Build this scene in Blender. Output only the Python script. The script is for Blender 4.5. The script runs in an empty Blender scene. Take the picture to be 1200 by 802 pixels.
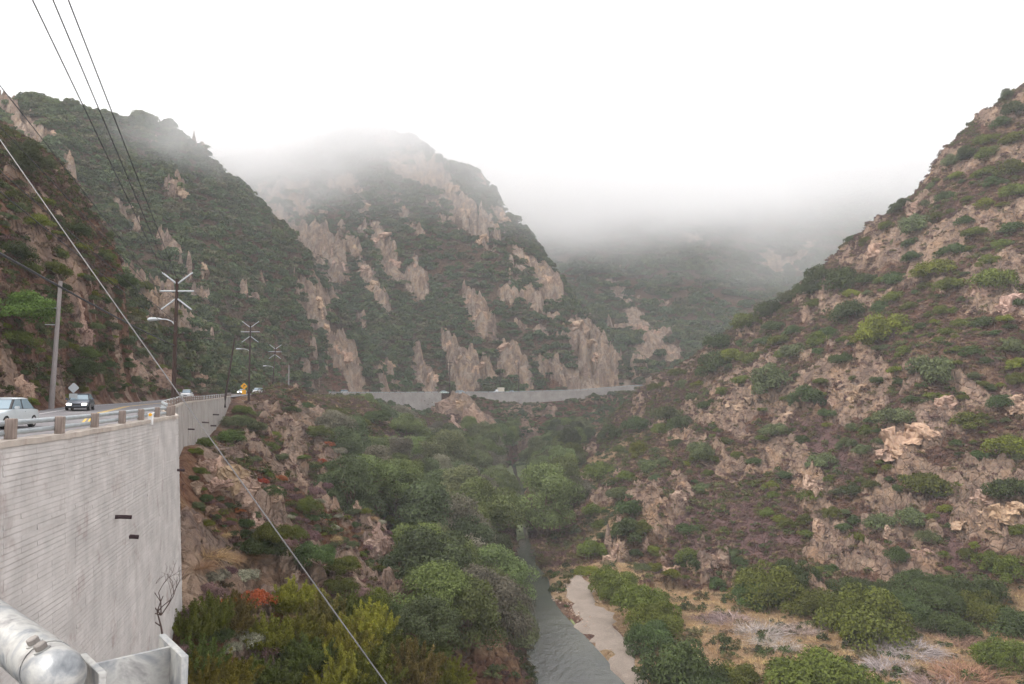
import bpy, math, random
import numpy as np
from mathutils import Vector, Matrix
SC = bpy.context.scene
COL = SC.collection
R = math.radians
# ------------------------------------------------------------------ camera, sky, sun, exposure
F = 900.0
PITCH = math.atan(67 / 900)
cam_d = bpy.data.cameras.new('camera'); cam = bpy.data.objects.new('camera', cam_d); COL.objects.link(cam)
cam.rotation_euler = (math.pi / 2 + PITCH, 0, 0)
cam_d.sensor_width = 36; cam_d.lens = 27.0; cam_d.clip_start = 0.05; cam_d.clip_end = 6000
SC.camera = cam
SUN_EL, SUN_AZ = R(46), R(264)
world = bpy.data.worlds.new('World'); SC.world = world; world.use_nodes = True
wt = world.node_tree; wt.nodes.clear()
wo = wt.nodes.new('ShaderNodeOutputWorld'); wb = wt.nodes.new('ShaderNodeBackground'); wb.inputs['Strength'].default_value = 0.1
sky = wt.nodes.new('ShaderNodeTexSky'); sky.sky_type = 'NISHITA'; sky.sun_disc = False
sky.sun_elevation = SUN_EL; sky.sun_rotation = SUN_AZ
wm = wt.nodes.new('ShaderNodeMix'); wm.data_type = 'RGBA'; wm.inputs[0].default_value = 0.9
wm.inputs[7].default_value = (7.75, 7.6, 7.8, 1)          # even white stratus over the whole sky
wt.links.new(sky.outputs[0], wm.inputs[6]); wt.links.new(wm.outputs[2], wb.inputs[0]); wt.links.new(wb.outputs[0], wo.inputs[0])
sun_d = bpy.data.lights.new('sun', 'SUN'); sun_d.energy = 1.5; sun_d.angle = R(18); sun_d.color = (1, .95, .88)
sun = bpy.data.objects.new('sun', sun_d); COL.objects.link(sun)
_sd = Vector((math.sin(SUN_AZ) * math.cos(SUN_EL), math.cos(SUN_AZ) * math.cos(SUN_EL), math.sin(SUN_EL)))
sun.rotation_euler = _sd.to_track_quat('Z', 'Y').to_euler()
SC.view_settings.view_transform = 'Standard'; SC.view_settings.look = 'None'
SC.view_settings.exposure = 1.38; SC.view_settings.gamma = 1.0
cy = SC.cycles
cy.use_denoising = True; cy.max_bounces = 9; cy.diffuse_bounces = 2; cy.glossy_bounces = 2; cy.transmission_bounces = 2
cy.volume_bounces = 6; cy.use_adaptive_sampling = True; cy.adaptive_threshold = .025; cy.transparent_max_bounces = 4; cy.volume_step_rate = 0.7; cy.volume_max_steps = 32
cy.caustics_reflective = False; cy.caustics_refractive = False

# ------------------------------------------------------------------ pixel <-> world
def ray(px, py):
    u = (px - 600) / F; v = (401 - py) / F
    c, s = math.cos(PITCH), math.sin(PITCH)
    return np.array([u, c - v * s, s + v * c])
def P(px, py, Y):
    d = ray(px, py); return d * (Y / d[1])
def proj(p):
    p = np.asarray(p, float); c, s = math.cos(PITCH), math.sin(PITCH)
    d = p[..., 1] * c + p[..., 2] * s; w = -p[..., 1] * s + p[..., 2] * c
    d = np.where(d < .01, .01, d)
    return np.stack([600 + F * p[..., 0] / d, 401 - F * w / d], -1)

# ------------------------------------------------------------------ noise
def _hash(ix, iy, iz, seed):
    h = (ix.astype(np.int64) * 374761393 + iy.astype(np.int64) * 668265263 + iz.astype(np.int64) * 2147483647 + seed * 1274126177) & 0xFFFFFFFF
    h = ((h ^ (h >> 13)) * 1274126177) & 0xFFFFFFFF
    h = (h ^ (h >> 16)) & 0xFFFFFFFF
    return h.astype(np.float32) / 4294967295.0
def vnoise(x, y, seed=0):
    ix = np.floor(x); iy = np.floor(y); fx = x - ix; fy = y - iy
    fx = fx * fx * fx * (fx * (fx * 6 - 15) + 10); fy = fy * fy * fy * (fy * (fy * 6 - 15) + 10)
    ix = ix.astype(np.int64); iy = iy.astype(np.int64); z = np.zeros_like(ix)
    a = _hash(ix, iy, z, seed); b = _hash(ix + 1, iy, z, seed); c = _hash(ix, iy + 1, z, seed); d = _hash(ix + 1, iy + 1, z, seed)
    return (a + (b - a) * fx) * (1 - fy) + (c + (d - c) * fx) * fy
def vnoise3(p, seed=0):
    i = np.floor(p); f = p - i; f = f * f * (3 - 2 * f); i = i.astype(np.int64)
    out = 0
    for dx in (0, 1):
        for dy in (0, 1):
            for dz in (0, 1):
                w = (f[:, 0] if dx else 1 - f[:, 0]) * (f[:, 1] if dy else 1 - f[:, 1]) * (f[:, 2] if dz else 1 - f[:, 2])
                out = out + w * _hash(i[:, 0] + dx, i[:, 1] + dy, i[:, 2] + dz, seed)
    return out
def fbm(x, y, o=4, seed=0, gain=.5):
    s = 0; a = 1; t = 0
    for k in range(o):
        s = s + a * vnoise(x * 2 ** k + 17.3 * k, y * 2 ** k - 9.1 * k, seed + k); t += a; a *= gain
    return s / t
def ridged(x, y, o=4, seed=0):
    s = 0; a = 1; t = 0
    for k in range(o):
        s = s + a * (1 - np.abs(2 * vnoise(x * 2 ** k + 5.7 * k, y * 2 ** k + 3.3 * k, seed + k) - 1)); t += a; a *= .5
    return s / t
def sstep(a, b, x):
    t = np.clip((x - a) / (b - a), 0, 1); return t * t * (3 - 2 * t)

# ------------------------------------------------------------------ mesh helpers
def np_mesh(name, V, faces, mats=(), smooth=False, attr=None, mat_idx=None):
    V = np.asarray(V, np.float32); Fa = np.asarray(faces, np.int32); n = Fa.shape[1]
    me = bpy.data.meshes.new(name)
    me.vertices.add(len(V)); me.vertices.foreach_set('co', V.ravel())
    me.loops.add(Fa.size); me.loops.foreach_set('vertex_index', Fa.ravel())
    me.polygons.add(len(Fa)); me.polygons.foreach_set('loop_start', np.arange(0, Fa.size, n, dtype=np.int32))
    me.polygons.foreach_set('loop_total', np.full(len(Fa), n, np.int32))
    me.polygons.foreach_set('use_smooth', np.full(len(Fa), smooth, bool))
    if mat_idx is not None: me.polygons.foreach_set('material_index', np.asarray(mat_idx, np.int32))
    for m in mats: me.materials.append(m)
    if attr:
        for k, (a, typ) in attr.items():
            at = me.attributes.new(k, typ, 'POINT')
            at.data.foreach_set('color' if typ == 'FLOAT_COLOR' else 'value', np.asarray(a, np.float32).ravel())
    me.update(calc_edges=True)
    return me
class MB:
    "collects shapes for ONE mesh"
    def __init__(s): s.v = []; s.f = []
    def add(s, V, Fs):
        o = len(s.v); s.v += [tuple(map(float, q)) for q in V]; s.f += [tuple(i + o for i in f) for f in Fs]; return s
    def box(s, c, size, M=None, taper=1.0):
        x, y, z = [q / 2 for q in size]
        V = [(-x, -y, -z), (x, -y, -z), (x, y, -z), (-x, y, -z), (-x * taper, -y * taper, z), (x * taper, -y * taper, z), (x * taper, y * taper, z), (-x * taper, y * taper, z)]
        V = [Vector(q) for q in V]
        if M is not None: V = [M @ q for q in V]
        V = [q + Vector(c) for q in V]
        return s.add(V, [(0, 3, 2, 1), (4, 5, 6, 7), (0, 1, 5, 4), (1, 2, 6, 5), (2, 3, 7, 6), (3, 0, 4, 7)])
    def tube(s, pts, rad, n=8, caps=True):
        pts = [Vector(p) for p in pts]
        if not hasattr(rad, '__len__'): rad = [rad] * len(pts)
        V = []; Fs = []
        up = Vector((0, 0, 1))
        for i, p in enumerate(pts):
            t = (pts[min(i + 1, len(pts) - 1)] - pts[max(i - 1, 0)]).normalized()
            a = t.cross(up)
            if a.length < .05: a = t.cross(Vector((1, 0, 0)))
            a.normalize(); b = a.cross(t)
            for k in range(n):
                q = 2 * math.pi * k / n
                V.append(p + (a * math.cos(q) + b * math.sin(q)) * rad[i])
        for i in range(len(pts) - 1):
            for k in range(n):
                Fs.append((i * n + k, i * n + (k + 1) % n, (i + 1) * n + (k + 1) % n, (i + 1) * n + k))
        if caps:
            Fs.append(tuple(range(n))); Fs.append(tuple(range((len(pts) - 1) * n + n - 1, (len(pts) - 1) * n - 1, -1)))
        return s.add(V, Fs)
    def prism(s, poly, y0, y1, axis='y'):
        n = len(poly)
        f = (lambda a, b, t: (a, t, b)) if axis == 'y' else (lambda a, b, t: (t, a, b)) if axis == 'x' else (lambda a, b, t: (a, b, t))
        V = [f(a, b, y0) for a, b in poly] + [f(a, b, y1) for a, b in poly]
        return s.add(V, [tuple(range(n)), tuple(range(2 * n - 1, n - 1, -1))] + [(i, i + n, (i + 1) % n + n, (i + 1) % n) for i in range(n)])
    def mesh(s, name, m, smooth=False, bevel=0, seg=2):
        me = bpy.data.meshes.new(name); me.from_pydata(s.v, [], s.f)
        import bmesh
        bm = bmesh.new(); bm.from_mesh(me); bmesh.ops.recalc_face_normals(bm, faces=bm.faces)
        if bevel: bmesh.ops.bevel(bm, geom=list(bm.edges), offset=bevel, segments=seg, affect='EDGES', clamp_overlap=True)
        bm.to_mesh(me); bm.free()
        me.materials.append(m)
        if smooth:
            for p in me.polygons: p.use_smooth = True
            if hasattr(me, 'set_sharp_from_angle'): me.set_sharp_from_angle(angle=R(40))
        return me
def link(name, me, parent=None, loc=None):
    o = bpy.data.objects.new(name, me); COL.objects.link(o)
    if parent is not None: o.parent = parent
    if loc is not None: o.location = loc
    return o
def part(name, mb, m, parent, **k): return link(name, mb.mesh(name, m, **k), parent)
def tag(o, label=None, cat=None, group=None, kind=None):
    if label: o['label'] = label
    if cat: o['category'] = cat
    if group: o['group'] = group
    if kind: o['kind'] = kind
    return o
def empty(name, loc=(0, 0, 0), rz=0):
    o = bpy.data.objects.new(name, None); COL.objects.link(o); o.location = loc; o.rotation_euler = (0, 0, rz); o.empty_display_size = .2
    return o
def copy_tree(o, parent=None):
    c = o.copy(); COL.objects.link(c)
    if parent is not None: c.parent = parent; c.matrix_parent_inverse = o.matrix_parent_inverse.copy()
    for ch in list(o.children): copy_tree(ch, c)
    return c

# ------------------------------------------------------------------ materials
class NT:
    def __init__(s, name):
        s.m = bpy.data.materials.new(name); s.m.use_nodes = True; s.t = s.m.node_tree
        s.b = s.t.nodes['Principled BSDF']; s.out = s.t.nodes['Material Output']
    def n(s, typ, **kw):
        d = s.t.nodes.new('ShaderNode' + typ)
        for k, v in kw.items():
            if hasattr(d, k): setattr(d, k, v)
            else: d.inputs[k].default_value = v
        return d
    def l(s, a, b): s.t.links.new(a, b)
    def coord(s, scale=(1, 1, 1), rot=(0, 0, 0), obj=True):
        tc = s.n('TexCoord'); mp = s.n('Mapping'); mp.inputs['Scale'].default_value = scale; mp.inputs['Rotation'].default_value = rot
        s.l(tc.outputs['Object' if obj else 'Generated'], mp.inputs[0]); return mp.outputs[0]
    def noise(s, scale, detail=5, rough=.6, co=None, dist=0):
        d = s.n('TexNoise'); d.inputs['Scale'].default_value = scale; d.inputs['Detail'].default_value = detail
        d.inputs['Roughness'].default_value = rough; d.inputs['Distortion'].default_value = dist
        if co is not None: s.l(co, d.inputs['Vector'])
        return d.outputs['Fac']
    def ramp(s, fac, stops):
        d = s.n('ValToRGB'); e = d.color_ramp.elements
        while len(e) < len(stops): e.new(.5)
        for k, (p, c) in enumerate(stops):
            e[k].position = p; e[k].color = (*c, 1) if hasattr(c, '__len__') else (c, c, c, 1)
        s.l(fac, d.inputs[0]); return d.outputs[0]
    def mix(s, fac, a, b, mode='MIX'):
        d = s.n('Mix'); d.data_type = 'RGBA'; d.blend_type = mode
        for q, sock in ((fac, d.inputs[0]), (a, d.inputs[6]), (b, d.inputs[7])):
            if isinstance(q, (int, float)): sock.default_value = q
            elif isinstance(q, tuple): sock.default_value = (*q, 1)
            else: s.l(q, sock)
        return d.outputs[2]
    def math(s, op, a, b=0.0):
        d = s.n('Math'); d.operation = op
        for q, sock in ((a, d.inputs[0]), (b, d.inputs[1])):
            if isinstance(q, (int, float)): sock.default_value = q
            else: s.l(q, sock)
        return d.outputs[0]
    def bump(s, h, strength=.5, dist=.1, nrm=None):
        d = s.n('Bump'); d.inputs['Strength'].default_value = strength; d.inputs['Distance'].default_value = dist
        s.l(h, d.inputs['Height'])
        if nrm is not None: s.l(nrm, d.inputs['Normal'])
        return d.outputs[0]
    def done(s, col=None, rough=.8, spec=.3, metal=0, nrm=None):
        if col is not None:
            if isinstance(col, tuple): s.b.inputs['Base Color'].default_value = (*col, 1)
            else: s.l(col, s.b.inputs['Base Color'])
        if isinstance(rough, (int, float)): s.b.inputs['Roughness'].default_value = rough
        else: s.l(rough, s.b.inputs['Roughness'])
        s.b.inputs['Specular IOR Level'].default_value = spec; s.b.inputs['Metallic'].default_value = metal
        if nrm is not None: s.l(nrm, s.b.inputs['Normal'])
        return s.m
def simple(name, col, rough=.6, spec=.4, metal=0, var=.25, sc=8, bump=0):
    t = NT(name); co = t.coord(); nz = t.noise(sc, 6, .65, co)
    lo = tuple(c * (1 - var) for c in col); hi = tuple(min(1, c * (1 + var)) for c in col)
    return t.done(t.ramp(nz, [(.3, lo), (.7, hi)]), rough, spec, metal, t.bump(nz, .4, bump) if bump else None)

def rock_colour(t, co, big=1.0):
    a = t.noise(.09 * big, 6, .62, co); b = t.noise(.55 * big, 6, .68, co)
    c1 = t.ramp(a, [(.30, (.17, .105, .092)), (.46, (.33, .215, .155)), (.58, (.45, .31, .20)), (.72, (.25, .165, .14))])
    c2 = t.ramp(b, [(.36, (.08, .05, .046)), (.48, (.31, .205, .155)), (.70, (.55, .42, .31))])
    return t.mix(.55, c1, c2)
def mk_terrain():
    t = NT('hillside_soil_and_rock')
    co = t.coord()
    st = t.coord((.9, .5, .3), (0, R(30), 0))
    at = t.n('Attribute', attribute_name='mask'); sep = t.n('SeparateColor'); t.l(at.outputs['Color'], sep.inputs[0])
    at2 = t.n('Attribute', attribute_name='warm')
    n1 = t.noise(.12, 6, .65, co); n2 = t.noise(.9, 5, .7, co); n3 = t.noise(4.0, 4, .7, co)
    soil = t.ramp(n1, [(.3, (.080, .038, .030)), (.45, (.150, .070, .050)), (.58, (.115, .060, .055)), (.72, (.21, .115, .080))])
    soil2 = t.ramp(n2, [(.33, (.050, .029, .025)), (.5, (.135, .075, .058)), (.68, (.28, .17, .125))])
    soil = t.mix(.5, soil, soil2)
    soil = t.mix(t.math('MULTIPLY', at.outputs['Alpha'], .75), soil, t.ramp(n2, [(.33, (.06, .055, .033)), (.5, (.115, .095, .06)), (.68, (.19, .155, .10))]))
    warmc = t.ramp(n2, [(.3, (.15, .055, .03)), (.5, (.26, .115, .055)), (.7, (.36, .20, .10))])
    soil = t.mix(at2.outputs['Fac'], soil, warmc)
    grass = t.ramp(n2, [(.3, (.24, .15, .08)), (.5, (.36, .245, .14)), (.72, (.46, .34, .21))])
    scree = t.ramp(n3, [(.3, (.115, .066, .062)), (.55, (.175, .100, .092)), (.75, (.29, .185, .165))])
    rk = rock_colour(t, co)
    sw = t.noise(.8, 5, .6, st, .6)
    rk = t.mix(t.ramp(sw, [(.42, .0), (.62, .55)]), rk, (.20, .145, .125))
    col = t.mix(sep.outputs[1], soil, grass)
    col = t.mix(sep.outputs[2], col, scree)
    vb = t.n('TexVoronoi'); vb.inputs['Scale'].default_value = .38; vs = t.coord((1, .7, .55), (0, R(32), 0)); t.l(vs, vb.inputs['Vector'])
    sv = t.n('SeparateColor'); t.l(vb.outputs['Color'], sv.inputs[0])
    rk = t.mix(.85, rk, t.ramp(sv.outputs[0], [(.0, .62), (.6, 1.0), (1, 1.25)]), 'MULTIPLY')
    rk = t.mix(t.ramp(n1, [(.52, 0.0), (.68, .6)]), rk, (.52, .31, .17))
    rk = t.mix(t.math('MULTIPLY', at.outputs['Alpha'], .6), rk, t.mix(t.ramp(t.noise(.28, 5, .7, st, 1.2), [(.44, 0.0), (.60, .9)]), t.ramp(n1, [(.34, (.36, .25, .19)), (.47, (.66, .47, .31)), (.56, (.62, .52, .42)), (.7, (.42, .33, .28))]), (.23, .17, .15)))
    edge = t.math('ADD', sep.outputs[0], t.math('MULTIPLY', t.math('SUBTRACT', n2, .5), .9))
    rf = t.ramp(edge, [(.38, 0.0), (.56, 1.0)])
    col = t.mix(rf, col, rk)
    # fine relief
    v = t.n('TexVoronoi', feature='DISTANCE_TO_EDGE'); v.inputs['Scale'].default_value = .55
    ds = t.n('VectorMath', operation='ADD'); nn = t.n('TexNoise'); nn.inputs['Scale'].default_value = .6; t.l(co, nn.inputs['Vector'])
    t.l(co, ds.inputs[0]); t.l(nn.outputs['Color'], ds.inputs[1]); t.l(ds.outputs[0], v.inputs['Vector'])
    crack = t.ramp(v.outputs['Distance'], [(0, 0.0), (.12, 1.0)])
    h = t.math('ADD', t.math('MULTIPLY', crack, .5), t.math('MULTIPLY', n2, 1.2))
    h = t.math('ADD', h, t.math('MULTIPLY', n3, .4))
    return t.done(col, .92, .15, 0, t.bump(h, 1.0, 1.6))
def mk_rock():
    t = NT('pale_fractured_rock'); co0 = t.coord()
    oi = t.n('ObjectInfo'); ad = t.n('VectorMath', operation='ADD'); sc = t.n('VectorMath', operation='SCALE'); sc.inputs['Scale'].default_value = 50
    cb = t.n('CombineXYZ'); t.l(oi.outputs['Random'], cb.inputs[0]); t.l(oi.outputs['Random'], cb.inputs[1]); t.l(cb.outputs[0], sc.inputs[0])
    t.l(co0, ad.inputs[0]); t.l(sc.outputs[0], ad.inputs[1]); co = ad.outputs[0]
    col = t.mix(.45, rock_colour(t, co, 14), t.ramp(t.noise(7, 5, .65, co), [(.34, (.26, .19, .16)), (.5, (.55, .43, .33)), (.7, (.66, .55, .44))]))
    n = t.noise(9, 6, .7, co)
    v = t.n('TexVoronoi', feature='DISTANCE_TO_EDGE'); v.inputs['Scale'].default_value = 4; t.l(co, v.inputs['Vector'])
    h = t.math('ADD', t.ramp(v.outputs['Distance'], [(0, 0.0), (.1, .6)]), n)
    col = t.mix(1.0, col, oi.outputs['Color'], 'MULTIPLY')
    return t.done(col, .9, .15, 0, t.bump(h, .8, .08))
def mk_leaf(fixed=None):
    t = NT('foliage')
    oi = t.n('ObjectInfo'); at = t.n('Attribute', attribute_name='tint')
    k = t.math('ADD', t.math('MULTIPLY', at.outputs['Fac'], 1.25), .62)
    hv = t.n('HueSaturation')
    if fixed: hv.inputs['Color'].default_value = (*fixed, 1)
    else: t.l(oi.outputs['Color'], hv.inputs['Color'])
    t.l(t.math('ADD', t.math('MULTIPLY', oi.outputs['Random'], .035), .4825), hv.inputs['Hue'])
    t.l(t.math('MULTIPLY', k, t.math('ADD', t.math('MULTIPLY', oi.outputs['Random'], .5), .75)), hv.inputs['Value'])
    t.l(hv.outputs[0], t.b.inputs['Base Color'])
    t.b.inputs['Roughness'].default_value = .75; t.b.inputs['Specular IOR Level'].default_value = .12
    tr = t.n('BsdfTranslucent'); t.l(hv.outputs[0], tr.inputs['Color'])
    mx = t.n('MixShader'); mx.inputs[0].default_value = .22
    t.l(t.b.outputs[0], mx.inputs[1]); t.l(tr.outputs[0], mx.inputs[2]); t.l(mx.outputs[0], t.out.inputs['Surface'])
    return t.m
M_TER = mk_terrain(); M_ROCK = mk_rock(); M_LEAF = mk_leaf()
M_BARK = simple('bark', (.12, .085, .06), .9, .1, var=.5, sc=3)
M_TWIG = simple('dead_twig', (.10, .07, .06), .9, .1, var=.4, sc=6)
def mk_concrete(name, base, stain, sc=1.0):
    t = NT(name); co = t.coord(); st = t.coord((1.2, 1.2, .1))
    n = t.noise(.8 * sc, 3, .6, co); s = t.noise(1.0, 5, .6, st); f = t.noise(28 * sc, 3, .7, co)
    c = t.ramp(n, [(.3, tuple(q * .82 for q in base)), (.55, base), (.75, tuple(min(1, q * 1.18) for q in base))])
    c = t.mix(t.ramp(s, [(.52, 0.0), (.75, .42)]), c, stain)
    c = t.mix(t.ramp(t.noise(.45, 6, .72, co), [(.57, 0.0), (.68, .45)]), c, (.20, .125, .105))
    return t.done(c, .9, .2, 0, t.bump(f, .2, .006))
M_CONC = mk_concrete('weathered_concrete', (.47, .445, .42), (.34, .315, .295))
M_CONCF = mk_concrete('far_concrete', (.34, .315, .29), (.22, .20, .18), .3)
M_COPE = mk_concrete('chipped_coping', (.42, .37, .32), (.22, .16, .13), 1.5)
def mk_asphalt():
    t = NT('asphalt'); co = t.coord(); n = t.noise(.35, 5, .6, co); f = t.noise(60, 2, .6, co)
    return t.done(t.ramp(n, [(.3, (.125, .118, .122)), (.7, (.18, .172, .176))]), .85, .3, 0, t.bump(f, .3, .01))
M_ASPH = mk_asphalt()
M_WPAINT = simple('white_road_paint', (.7, .7, .68), .7, .2, var=.15, sc=3)
M_YPAINT = simple('yellow_road_paint', (.62, .40, .06), .7, .2, var=.2, sc=3)
def mk_galv():
    t = NT('galvanised_steel'); co = t.coord()
    n = t.noise(13, 6, .65, co, .5); f = t.noise(40, 4, .6, co); st = t.noise(5, 5, .7, t.coord((1, 1, .25)))
    c = t.ramp(n, [(.3, (.13, .14, .145)), (.44, (.24, .25, .255)), (.56, (.40, .395, .37)), (.68, (.22, .215, .21)), (.8, (.16, .14, .125))])
    c = t.mix(t.ramp(st, [(.56, 0.0), (.74, .75)]), c, (.24, .205, .19))
    return t.done(c, t.ramp(f, [(.3, .38), (.7, .62)]), .5, .55, t.bump(f, .25, .002))
M_GALV = mk_galv()
M_RAIL = simple('rail_steel', (.34, .37, .38), .5, .4, .3, var=.2, sc=3)
def mk_wood(name, a, b):
    t = NT(name); co = t.coord((14, 14, .9)); n = t.noise(1.5, 6, .7, co)
    return t.done(t.ramp(n, [(.3, a), (.7, b)]), .9, .15, 0, t.bump(n, .5, .01))
M_POST = mk_wood('weathered_timber', (.15, .115, .095), (.31, .255, .22))
M_POLE = mk_wood('creosoted_pole', (.028, .018, .015), (.07, .045, .037))
M_GPOLE = mk_wood('grey_pole_wood', (.16, .14, .135), (.31, .28, .265))
M_BRACE = simple('pale_brace', (.45, .47, .48), .6, .3, var=.12, sc=3)
M_WIRE = simple('dark_wire', (.035, .035, .04), .6, .3, var=.1)
M_GUY = simple('guy_cable', (.11, .105, .105), .5, .4, .4, var=.2, sc=4)
M_RUST = simple('rusty_pipe', (.045, .028, .03), .8, .2, var=.4)
M_TYRE = simple('tyre_rubber', (.02, .02, .02), .8, .2)
M_RIM = simple('alloy_rim', (.5, .5, .52), .35, .5, .8, var=.1)
M_BLACK = simple('black_trim', (.02, .02, .022), .5, .4)
def mk_paint(name, col):
    t = NT(name); co = t.coord(); n = t.noise(2.5, 4, .6, co)
    t.b.inputs['Coat Weight'].default_value = .5; t.b.inputs['Coat Roughness'].default_value = .08
    return t.done(t.ramp(n, [(.3, tuple(q * .92 for q in col)), (.7, col)]), .35, .5, .15)
M_SILVER = mk_paint('silver_paint', (.55, .60, .62)); M_NAVY = mk_paint('dark_blue_paint', (.05, .06, .085))
M_WHITE = mk_paint('white_paint', (.78, .78, .77)); M_PGREEN = mk_paint('pale_green_paint', (.55, .65, .60)); M_CREAM = mk_paint('cream_paint', (.68, .62, .5))
def mk_glass():
    t = NT('car_glass'); return t.done((.20, .27, .31), .06, .8)
M_GLASS = mk_glass()
def mk_emit(name, col, s):
    t = NT(name); t.b.inputs['Emission Color'].default_value = (*col, 1); t.b.inputs['Emission Strength'].default_value = s
    return t.done(col, .3)
M_LAMP = mk_emit('lit_headlight', (1, .93, .8), 6)
M_LENS = simple('headlight_lens', (.6, .62, .64), .2, .6, var=.05)
M_YSIGN = simple('yellow_sign_sheet', (.80, .40, .02), .6, .3, var=.06)
M_SIGNB = simple('sign_back_aluminium', (.42, .45, .46), .5, .4, .4, var=.12)
def mk_water():
    t = NT('creek_water'); co = t.coord((1, .45, 1)); n = t.noise(1.1, 5, .6, co); c = t.noise(.12, 4, .6, t.coord())
    col = t.ramp(c, [(.35, (.030, .034, .030)), (.65, (.062, .064, .052))])
    return t.done(col, .09, .5, 0, t.bump(t.math('ADD', n, t.math('MULTIPLY', t.noise(3.2, 3, .6, co), .5)), .5, .12))
M_WATER = mk_water()
def mk_sand():
    t = NT('gravel_bank'); co = t.coord(); n = t.noise(.35, 5, .6, co); f = t.noise(5, 4, .75, co)
    c = t.mix(.5, t.ramp(n, [(.3, (.17, .135, .11)), (.7, (.29, .24, .20))]), t.ramp(f, [(.3, (.10, .08, .068)), (.55, (.22, .185, .155)), (.7, (.36, .31, .26))]))
    return t.done(c, .95, .15, 0, t.bump(f, .6, .12))
M_SAND = mk_sand()
def mk_algae():
    t = NT('algae_mat'); co = t.coord(); f = t.noise(.9, 5, .7, co)
    return t.done(t.ramp(f, [(.35, (.07, .085, .035)), (.55, (.15, .175, .07)), (.72, (.26, .28, .14))]), .7, .2)
M_ALGAE = mk_algae()
#@@TERRAIN
# ------------------------------------------------------------------ road geometry (right/canyon edge; z = top of the wall)
RE = np.array([(-11.6, -14, -1.5), (-12.0, -4, -1.5), (-12.3, 6, -1.45), (-13.4, 15.5, -1.35), (-14.7, 23, -1.28), (-15.4, 26.7, -1.26), (-16.5, 30.9, -1.24), (-17.5, 35, -1.2), (-18.7, 39.4, -1.16),
      (-19.9, 43.75, -1.12), (-21.0, 48.6, -1.1), (-26.8, 60, -.85), (-34.2, 80, -.42), (-41.3, 100, -.3), (-48, 120, -.2), (-56.3, 150, .25), (-64, 176, .8), (-70, 200, 1.2),
      (-75.5, 230, 1.9), (-76.5, 250, 2.1), (-74, 265, 2.3), (-76, 300, 2.4), (-75.6, 340, 2.5), (-66, 375, 2.8), (-53, 400, 3.1), (-41, 411, 3.3), (-26, 422, 3.4), (0, 432, 3.6), (39, 440, 4.9), (68, 443, 7.2), (100, 438, 9), (140, 425, 11)], float)
WALLH = np.array([12, 12, 12, 12, 12, 12, 12, 12, 12, 12, 12, 5.5, 4.5, 5.5, 6.3, 4.2, .5, .4, .5, 2.6, .5, .4, 1.5, 4, 8, 11.5, .5, 6.5, 5, 3, .5, .5])
RW = 10.6
DROP = .32       # road surface below the wall top
_seg = RE[1:, :2] - RE[:-1, :2]; _len = np.hypot(_seg[:, 0], _seg[:, 1]); _cum = np.concatenate([[0], np.cumsum(_len)])
def road_at(s):
    s = np.asarray(s, float); i = np.clip(np.searchsorted(_cum, s) - 1, 0, len(_len) - 1); t = (s - _cum[i]) / _len[i]
    p = RE[i] + (RE[i + 1] - RE[i]) * t[..., None]
    d0 = _seg / _len[:, None]
    vn = np.concatenate([[d0[0]], (d0[1:] + d0[:-1]), [d0[-1]]]); vn /= np.linalg.norm(vn, axis=1)[:, None]
    d = vn[i] + (vn[i + 1] - vn[i]) * t[..., None]; d /= np.linalg.norm(d, axis=-1)[..., None]
    h = WALLH[i] + (WALLH[i + 1] - WALLH[i]) * t
    return p, d, h
def road_s(Y0, lo=0, hi=None):
    "distance along the road where it passes forward distance Y0"
    ss = np.linspace(lo, hi or _cum[-1], 4000); p, _, _ = road_at(ss); return ss[np.argmin(abs(p[:, 1] - Y0))]
def road_pt(s, off, dz=0.0):
    p, d, _ = road_at(np.array([s])); p = p[0]; d = d[0]
    return np.array([p[0] - d[1] * off, p[1] + d[0] * off, p[2] - DROP + dz]), math.atan2(d[1], d[0])
def road_off(x, y):
    best = np.full(x.shape, 1e9); s = np.zeros(x.shape); off = np.zeros(x.shape)
    for k in range(len(_len)):
        ux, uy = _seg[k] / _len[k]
        dx = x - RE[k, 0]; dy = y - RE[k, 1]; t = np.clip(dx * ux + dy * uy, 0, _len[k])
        ex = dx - ux * t; ey = dy - uy * t; d = np.hypot(ex, ey); m = d < best
        sg = np.where(ux * dy - uy * dx > 0, 1.0, -1.0)
        best = np.where(m, d, best); s = np.where(m, _cum[k] + t, s); off = np.where(m, d * sg, off)
    return s, off
# ------------------------------------------------------------------ creek
RIV = np.array([(30, 30, -38.6, 7), (20, 70, -38.5, 7), (11.8, 95, -38.3, 6.2), (9.8, 113, -38.2, 5.6), (7.0, 132, -38, 4.4), (4.2, 150, -37.8, 3.0), (3.3, 188, -37.2, 1.5), (2.9, 215, -36.6, 1.3), (3.2, 245, -36, 1.3),
      (1.5, 300, -34.5, 2.5), (-1, 350, -33, 4), (4, 385, -32, 5), (20, 410, -31.5, 4)], float)
def river_off(x, y):
    xc = np.interp(y, RIV[:, 1], RIV[:, 0]); w = np.interp(y, RIV[:, 1], RIV[:, 3]); z = np.interp(y, RIV[:, 1], RIV[:, 2])
    return x - xc, w, z
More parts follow.
